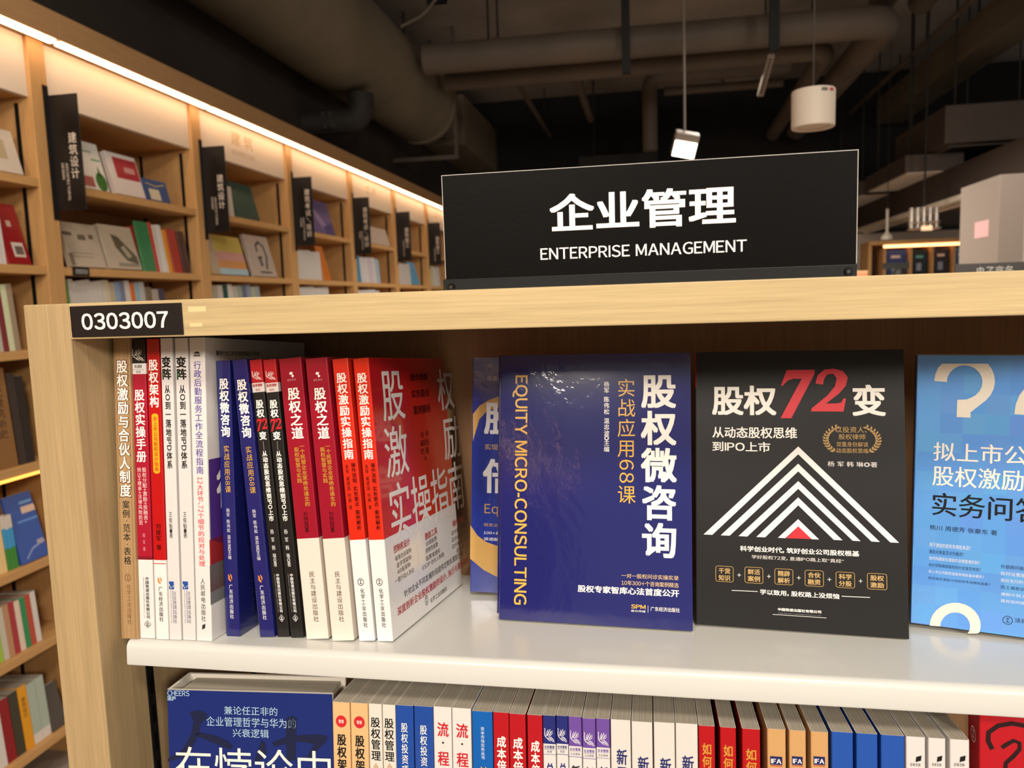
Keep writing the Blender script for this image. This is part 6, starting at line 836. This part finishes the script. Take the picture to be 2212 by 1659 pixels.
# ---------------- things under the ceiling
ZC = 3.95
def rod(mb, x, y, z0, z1=ZC, r=.008, m=None): mb.cyl((x, y, z0), (x, y, z1), r, m or DARK, 8)
t = thing('round_duct', 'big round drab duct running above the wall bookcases at the upper left', 'duct', (-1.97, 4.5, 3.27))
mb = MB(); mb.cyl((-.04, -3.2, 0), (-.04, 2.3, 0), .33, DUCT, 40); mb.build('duct_tube', t, smooth=True)
mb = MB(); mb.cyl((-.04, 2.3, 0), (-.04, 2.36, 0), .345, DUCT, 40); mb.build('end_flange', t, smooth=True)
for y in (-2, 0, 2): mb = MB(); mb.cyl((-.04, y, .3), (-.04, y, ZC-3.27), .012, DARK, 8); mb.build('hanger_rod', t)
t = thing('small_duct', 'narrow round duct stub beside the end of the big drab duct', 'duct', (-2.0, 7.05, 3.3))
mb = MB(); mb.cyl((0, 0, 0), (0, .75, 0), .14, PIPE, 24); mb.build('duct_tube', t, smooth=True)
mb = MB(); mb.cyl((0, .2, .1), (0, .2, ZC-3.3), .01, DARK, 8); mb.build('hanger_rod', t)
t = thing('duct_hanger', 'thin metal strut frame hanging under the end of the big round duct', 'hanger', (-1.79, 6.95, 2.80))
mb = MB(); mb.box((-1.0, -.02, 0), (.1, .02, .035), PIPE); mb.build('cross_bar', t)
mb = MB(); mb.box((.07, -.015, .03), (.1, .015, ZC-2.80), PIPE); mb.build('drop_rod', t)
mb = MB(); mb.box((-1.0, -.015, .03), (-.97, .015, ZC-2.80), PIPE); mb.build('drop_rod', t)
t = thing('rectangular_duct', 'long boxed duct receding behind the strut frame toward the header sign', 'duct', (-2.0, 9.9, 3.0))
mb = MB(); mb.box((-.28, -2.0, .12), (.15, 2.8, .62), DUCT); mb.build('duct_body', t, bevel=.01)
for x, y in [(a_, b_) for a_ in (-.2, .1) for b_ in (-1.8, 2.2)]: mb = MB(); mb.cyl((x, y, .6), (x, y, ZC-3.0), .01, DARK, 8); mb.build('hanger_rod', t)
t = tag(bpy.data.objects.new('drain_pipe', None), 'dark curved drain pipe with an elbow above the wall case canopy', 'pipe'); C.objects.link(t); t.location = (-2.05, 5.1, 2.75)
mb = MB(); mb.tube([(-.25, -.02, 0), (.15, 0, 0), (.15, 0, .17)], .085, DARK, 16, .11); mb.build('pipe_run', t, smooth=True)
mb = MB(); [mb.cyl((-.08+i*.05, -.06, -.06), (-.1+i*.05, -.06, .05), .035, DARK, 10) for i in range(2)]; mb.build('valve', t, smooth=True)
PIP = [('ceiling_pipe', 'thick dark pipe crossing the ceiling and bending away at the upper right', [(-1.62, 5.73, 3.3), (1.60, 5.78, 3.3), (1.62, 9.2, 3.3)], .108, .16),
       ('ceiling_pipe', 'thinner dark pipe running just below and behind the thick crossing pipe', [(-1.62, 6.33, 3.3), (1.33, 6.33, 3.3), (1.40, 9.4, 3.3)], .072, .14),
       ('ceiling_pipe', 'pair pipe crossing behind the white cylinder lamp, dropping down at its left end', [(1.28, 7.6, 3.55), (.02, 7.6, 3.55), (.02, 7.6, 2.88)], .07, .12),
       ('ceiling_pipe', 'slim pipe just below the dropping pipe, behind the lit square lamp', [(1.25, 7.8, 3.46), (.16, 7.8, 3.46)], .04, None),
       ('ceiling_pipe', 'slanting pipe stub cut by the top edge, left one of two at upper right', [(1.64, 5.2, 3.6), (1.70, 6.32, 3.6)], .09, None),
       ('ceiling_pipe', 'slanting pipe stub cut by the top edge, right one of two at upper right', [(1.93, 5.2, 3.6), (1.99, 6.38, 3.6)], .09, None)]
for nm, lab, pts, r, bd in PIP:
    o = Vector(pts[0]); t = thing(nm, lab, 'pipe', o, 'painted ceiling pipes')
    mb = MB(); mb.tube([Vector(p)-o for p in pts], r, PIPE, 20, bd); mb.build('pipe_run', t, smooth=True)
    a, b = Vector(pts[0]), Vector(pts[1])
    for f in ((.15, .85) if r > .05 else (.5,)):
        mb = MB(); q = a.lerp(b, f); mb.cyl(q-o, Vector((q.x, q.y, ZC))-o, .009, DARK, 8); mb.build('hanger_rod', t)
def conduit(lab, pts, r, m=PIPE, nm='conduit'):
    o = Vector(pts[0]); t = thing(nm, lab, 'pipe', o)
    mb = MB(); mb.tube([Vector(p)-o for p in pts], r, m, 10, .05 if len(pts) > 2 else None); mb.build('pipe_run', t, smooth=True)
    mb = MB(); q = Vector(pts[0]).lerp(Vector(pts[-1]), .5); mb.cyl(q-o, Vector((q.x, q.y, ZC))-o, .006, DARK, 6); mb.build('hanger_rod', t)
conduit('thin slanting conduit receding under the crossing pipes, left of centre', [(-1.18, 6.55, 3.5), (-1.18, 11.8, 3.5)], .025)
conduit('short pale conduit receding under the pipes, above the middle of the header sign', [(-.6, 6.6, 3.4), (-.6, 8.45, 3.4)], .035)
conduit('thin conduit slanting down at the upper right, right of the white cylinder lamp', [(2.25, 4.6, 3.5), (2.25, 9.5, 3.5)], .022)
conduit('grey flexible cable looping from the black bracket over the thick pipe', [(-1.28, 5.3, 3.72), (-1.36, 5.3, 3.6), (-1.5, 5.3, 3.46), (-1.66, 5.3, 3.4)], .01)
for lab, x, y, z, s in (('black ceiling bracket above the left end of the thick pipe', -1.45, 5.5, 3.6, .07), ('black channel hanger reaching down in front of the thick pipe near the centre', -.14, 5.5, 3.02, .028), ('black channel hanger with a slotted strut, left of the white cylinder lamp', .78, 5.2, 3.0, .03)):
    t = thing('channel_hanger', lab, 'hanger', (x, y, z))
    mb = MB(); mb.box((-s, -.02, 0), (s, .02, ZC-z), BLACK_METAL); mb.build('channel', t)
    mb = MB(); mb.box((-s*2.6, -.05, ZC-z-.03), (s*2.6, .05, ZC-z), BLACK_METAL); mb.build('base_plate', t)
t = thing('slotted_strut', 'pale slotted strut hanging at an angle below the right channel hanger', 'strut', (.77, 5.25, 2.98))
mb = MB(); mb.prism([(-.02, 0), (.02, 0), (.02, .02), (-.02, .02)], 1, 0, .5, mat('#8a8078', .4, .5)); s_o = mb.build('strut_rail', t)
mb = MB(); [mb.box((-.008, .02+i*.035, -.001), (.008, .04+i*.035, 0), mat('#15130f', .8)) for i in range(13)]; mb.build('slot', s_o)
s_o.rotation_euler = (R(-14), 0, 0)
t = thing('boxed_duct', 'square drab duct slanting away at the upper right corner', 'duct', (2.62, 7.0, 3.33))
mb = MB(); mb.box((-.12, -3.0, 0), (.16, 2.4, .26), DUCT); mb.build('duct_body', t, bevel=.008)
for y in (-2.4, 0, 2): mb = MB(); mb.cyl((0, y, .25), (0, y, ZC-3.33), .01, DARK, 8); mb.build('hanger_rod', t)
# concrete ceiling beams and panels
for i, (x0, x1, y0, y1, z) in enumerate(((-1.2, .35, 4.3, 5.2, 3.86), (.45, 1.35, 4.3, 5.0, 3.86))):
    mb = MB(); mb.box((x0, y0, z), (x1, y1, 3.95), mat('#5d534a', .8, .2, kind='grime')); structure('trim_%d' % (i+1), mb)
mb = MB(); mb.box((-2.3, 9.6, 2.62), (5.0, 10.2, 3.95), mat('#1b1a1a', .8, .2)); structure('trim_3', mb)
mb = MB(); mb.box((-.75, 8.6, 2.62), (.1, 9.5, 3.05), mat('#1c1a19', .7, .3)); 
t = thing('air_handler', 'dark boxed air handler hanging far back, just above the header sign', 'air conditioner', (0, 0, 0)); mb.build('housing', t, bevel=.01)
for x in (-.6, 0): mb = MB(); mb.cyl((x, 9, 3.0), (x, 9, ZC), .012, DARK, 8); mb.build('hanger_rod', t)
# white cylinder lamp
WP = mat('#d9cdbd', .5, .4, key='white_lamp_paint')
t = thing('cylinder_lamp', 'white cylinder lamp hanging on a cable, a barcode sticker at its rim', 'lamp', (.507, 2.6, 2.009))
mb = MB(); mb.lathe((0, 0, 0), [(.001, .006), (.045, .006), (.047, .002), (.052, 0), (.0625, 0), (.0640, .002), (.0645, .108), (.063, .112), (.001, .112)], WP, 40); mb.build('lamp_body', t, smooth=True)
mb = MB(); mb.cyl((0, 0, .112), (0, 0, ZC-2.009), .0022, mat('#3a332c', .6), 8); mb.build('cable', t)
st = MB()
def onr(a0, a1, z0, z1, r, m):
    vs = []
    for i in range(5):
        a = R(a0+(a1-a0)*i/4)
        for z in (z0, z1): vs.append((r*math.cos(a), r*math.sin(a), z))
    st.poly(vs, [(2*i, 2*i+2, 2*i+3, 2*i+1) for i in range(4)], m)
onr(-80, -62, .096, .106, .0648, mat('#8c857c', .5)); onr(-55, -38, .097, .106, .0648, mat('#b8463c', .5))
for i in range(5): onr(-79+i*3.4, -77.6+i*3.4, .0965, .1055, .0649, mat('#2c2a28', .5))
st.build('sticker', t)
# lit square lamp
t = thing('square_floodlight', 'small square lamp glowing white, hanging just above the header sign', 'lamp', (.18, 4.0, 2.24))
mb = MB(); mb.box((-.058, -.02, -.055), (.058, .055, .06), mat('#8a7f74', .5)); ho = mb.build('housing', t, bevel=.004)
mb = MB(); mb.box((-.053, -.0225, -.053), (.053, -.0205, .022), mat('#fff1d8', .4, .3, emit=9, key='floodlight_glow')); go = mb.build('diffuser', t)
ho.rotation_euler = go.rotation_euler = (R(24), R(12), R(6))
mb = MB(); mb.cyl((0, .03, .05), (.0, .03, ZC-2.24), .006, mat('#6a6058', .5), 8); mb.build('stem', t)
# fan coil unit and outlets at the right
t = thing('fan_coil_unit', 'large dark fan coil box hanging at the right edge below the ducts', 'air conditioner', (2.24, 6.56, 2.6))
FM = mat('#564c45', .6, .3, kind='grime')
mb = MB(); mb.box((0, 0, 0), (1.9, 1.22, .285), FM); mb.build('housing', t, bevel=.006)
mb = MB(); mb.box((.06, .1, -.012), (1.84, .14, -.0005), mat('#5c5048', .6)); mb.box((.06, 1.08, -.012), (1.84, 1.12, -.0005), mat('#5c5048', .6)); mb.box((.06, .14, -.012), (.1, 1.08, -.0005), mat('#5c5048', .6)); mb.box((1.0, .14, -.012), (1.04, 1.08, -.0005), mat('#5c5048', .6)); mb.build('grille_frame', t)
mb = MB(); [mb.box((.12, .17+i*.06, -.006), (.98, .2+i*.06, -.0005), DARK) for i in range(15)]; mb.build('grille_slat', t)
mb = MB(); mb.box((.75, 1.219, .0), (1.35, 1.2215, .03), mat('#a8463e', .5)); mb.build('red_reflection', t)  # reflection of red light on the bottom edge, painted as a thin strip
for x, y in [(a_, b_) for a_ in (.1, .55, 1.5) for b_ in (.1, 1.1)]: mb = MB(); mb.cyl((x, y, .28), (x, y, ZC-2.6), .008, DARK, 8); mb.build('hanger_rod', t)
for lab, y0, y1 in (('pale bottomed air outlet box under the fan coil box, nearer one', 6.92, 8.1), ('pale bottomed air outlet box farther back, at the right end of the header sign', 8.36, 9.5)):
    t = thing('air_diffuser', lab, 'air conditioner', (2.07, y0, 2.45), 'air outlet boxes')
    mb = MB(); mb.box((0, 0, 0), (.44, y1-y0, .135), FM); mb.build('housing', t)
    mb = MB(); mb.box((.02, .02, -.008), (.42, y1-y0-.02, -.0005), mat('#e6dccf', .6)); mb.build('outlet_face', t)
    for y in (.1, 1.0): mb = MB(); mb.cyl((.06, y, .13), (.06, y, ZC-2.45), .008, DARK, 8); mb.build('hanger_rod', t)
# bulkhead with white slot moulding
mb = MB(); mb.box((2.35, 5.3, 2.20), (5.0, 9.55, 2.44), mat('#453b35', .7, .3)); structure('trim_4', mb)
mb = MB(); mb.box((2.335, 5.3, 2.165), (2.40, 9.55, 2.205), mat('#f3e6d2', .5)); mb.box((2.42, 5.3, 2.15), (2.47, 9.55, 2.199), mat('#f3e6d2', .5)); structure('trim_5', mb)
# pale column
mb = MB(); mb.box((1.81, 4.5, 0), (2.75, 5.02, 2.08), mat('#877b72', .6, .3)); structure('wall_partition', mb, bevel=.004)
mb = MB(); mb.box((1.93, 4.494, 1.50), (2.7, 4.4995, 1.99), mat('#a89a92', .5)); t = tag(mb.build('wall_panel', bevel=.001), 'greyish panel board fixed to the front of the pale column', 'panel')
mb = MB(); mb.box((2.0, 4.488, 1.985), (2.7, 4.4995, 1.998), mat('#6a5f58', .5)); tag(mb.build('picture_rail'), 'thin dark rail along the top of the column panel', 'rail')
mb = MB(); mb.box((1.8085, 4.62, 1.77), (1.8098, 4.80, 1.86), mat('#cfa0a0', .6)); tag(mb.build('notice_paper'), 'small pink paper notice stuck on the pale column', 'notice')
# far side: pale wall, lit shelf unit, lamp cluster
mb = MB(); mb.box((2.05, 9.56, 0), (4.2, 9.59, 2.15), mat('#d8ccc0', .7, .2)); structure('wall_far', mb)
t = thing('display_bookcase', 'far lit display bookcase with blue covers, between the header sign and the pale column', 'bookcase', (2.08, 8.0, 0))
mb = MB(); mb.box((0, 0, 0), (.03, .3, 1.93), WALLWOOD_Z); mb.build('side_panel', t)
mb = MB(); mb.box((1.4, 0, 0), (1.43, .3, 1.93), WALLWOOD_Z); mb.build('side_panel', t)
mb = MB(); mb.box((.03, .28, 0), (1.4, .3, 1.93), mat('#4a3424', .6)); mb.build('back_panel', t)
mb = MB(); mb.box((0, -.02, 1.93), (1.43, .3, 1.965), WALLWOOD_Z); mb.build('top_board', t)
mb = MB(); mb.box((.14, .0, 1.900), (1.40, .02, 1.925), mat('#ffb070', .4, .3, emit=5, key='far_led')); mb.build('light_strip', t)
for x in (.135, .37, .56, .75): mb = MB(); mb.box((x, .0, 0), (x+.025, .28, 1.90), WALLWOOD_Z); mb.build('divider', t)
mb = MB(); mb.box((.03, .0, 1.60), (1.4, .28, 1.625), WALLWOOD_Z); mb.build('shelf', t)
mb = MB(); mb.box((.03, .0, 1.2), (1.4, .28, 1.225), WALLWOOD_Z); mb.build('shelf', t)
for lab, x0, x1, h, col in (('blue poster-like cover on the left of the far display bookcase', .17, .36, .25, '#2c3c70'), ('black cover with teal lettering in the far display bookcase', .405, .55, .24, '#14201e'), ('dark cover with pale lettering in the far display bookcase', .595, .74, .25, '#241c1c'), ('bright blue cover at the right of the far display bookcase', .785, .92, .25, '#2a5a90')):
    root = thing('display_book', lab, 'book', mtx=Matrix.Translation((2.08+x0, 8.06, 1.6255)) @ Matrix.Rotation(R(-90), 4, 'Z') @ Matrix.Translation((0, 0, 0)))
    book_body(root, .02, h, x1-x0, col, .35)
    q = MB(); W = x1-x0
    for (a, b, c, e, cc) in ((.25, .7, .7, .8, '#5aa0a0' if 'teal' in lab else '#c8b8b0'), (.3, .2, .6, .5, '#8a90a8')):
        pts = [(a*W, b*h), (c*W, b*h), (c*W, e*h), (a*W, e*h)]; q.poly([(.0104, u, v) for u, v in pts], [(0,1,2,3)], mat(cc, .5))
    q.build('cover_print', root)
t = thing('glass_chandelier', 'cluster of clear glass cylinders hanging at the right, left of the pale column', 'lamp', (2.12, 6.6, 1.96))
GM = mat('#8a8078', .15, .6, .6, key='smoked_glass_metal')
mb = MB(); mb.box((-.11, -.05, .0), (.11, .05, .012), GM); mb.box((-.1, -.06, .05), (.1, .06, .056), GM); mb.build('frame', t)
for i in range(5): mb = MB(); mb.cyl((-.09+i*.045, 0, .012), (-.09+i*.045, 0, .17), .018, mat('#9a9088', .12, .6, .3), 14); mb.build('glass_tube', t, smooth=True)
mb = MB(); mb.box((-.035, -.055, -.012), (.045, -.048, .025), mat('#e8c8a0', .4, .3, emit=.7)); mb.build('lit_panel', t)
mb = MB(); mb.cyl((0, 0, .05), (0, 0, ZC-1.96), .008, DARK, 8); mb.build('stem', t)
t = thing('pendant_lamp', 'tiny white pendant lamp hanging in front of the far display bookcase', 'lamp', (2.02, 7.2, 1.93))
mb = MB(); mb.lathe((0, 0, 0), [(.05, 0), (.045, .03), (.015, .06), (.01, .07), (.001, .07)], mat('#b8aca0', .5), 20); mb.build('lamp_shade', t, smooth=True)
mb = MB(); mb.cyl((0, 0, .07), (0, 0, .26), .012, mat('#b8aca0', .5), 8); mb.build('stem', t); mb = MB(); mb.cyl((0, 0, .26), (0, 0, ZC-1.93), .003, DARK, 8); mb.build('cable', t)
# bookcases hidden behind the near one, carrying what shows above its top board
t = thing('low_bookcase', 'oak bookcase behind the near one, only what stands on it showing over the board', 'bookcase', (.9, 2.2, 0))
mb = MB(); mb.box((-.35, 0, 0), (.55, .35, 1.515), WALLWOOD_Z); mb.box((-.31, -.004, .1), (.51, 0, 1.46), mat('#5a3c26', .6)); mb.build('carcass', t, bevel=.002)
t = thing('header_sign', 'second black header sign behind the oak board at the right, white lettering half hidden', 'sign', (.95, 2.2, 1.515))
mb = MB(); mb.box((-.165, .0, 0), (.16, .004, .0455), mat('#3a3530', .4)); mb.build('sign_panel', t)
tm = MB(); text_mb(tm, '电子商务', 0.0, 'h', (-.113, .008, -.026, .0375), mat('#d8d4cc', .5), lambda a, b: (a, -.0006, b)); tm.build('title', t)
t = thing('display_table', 'oak display table far behind the board, between header sign and column', 'table', (1.45, 5.4, 0))
mb = MB(); mb.box((-.14, -.05, 1.56), (.33, .4, 1.5825), WALLWOOD_Z); mb.build('table_top', t)
for x in (-.12, .27):
    for y in (0, .34): mb = MB(); mb.box((x, y, 0), (x+.04, y+.04, 1.56), WALLWOOD_Z); mb.build('leg', t)
t = thing('desk_sign', 'small black table sign with faint lettering, just right of the header sign', 'sign', (1.585, 5.42, 1.583))
mb = MB(); mb.box((-.085, 0, .05), (.075, .012, .09), mat('#17191a', .5)); mb.build('sign_panel', t)
mb = MB(); mb.lathe((.02, .03, 0), [(.04, 0), (.04, .03), (.03, .05), (.001, .052)], mat('#101213', .6), 20); mb.build('base', t, smooth=True)
for i in range(3):
    root = thing('stacked_book', ['bottom', 'middle', 'top'][i]+' one of three peach books stacked at the right end of the header sign', 'book', mtx=Matrix.Translation((1.322, 5.42, 1.583+i*.0153)) @ Matrix.Rotation(R(90), 4, 'Y') @ Matrix.Translation((-.0075, 0, 0)), group='peach books on the far table')
    book_body(root, .0148, .085, .1, ['#d8a884', '#c98a70', '#d8b48c'][i], .4)
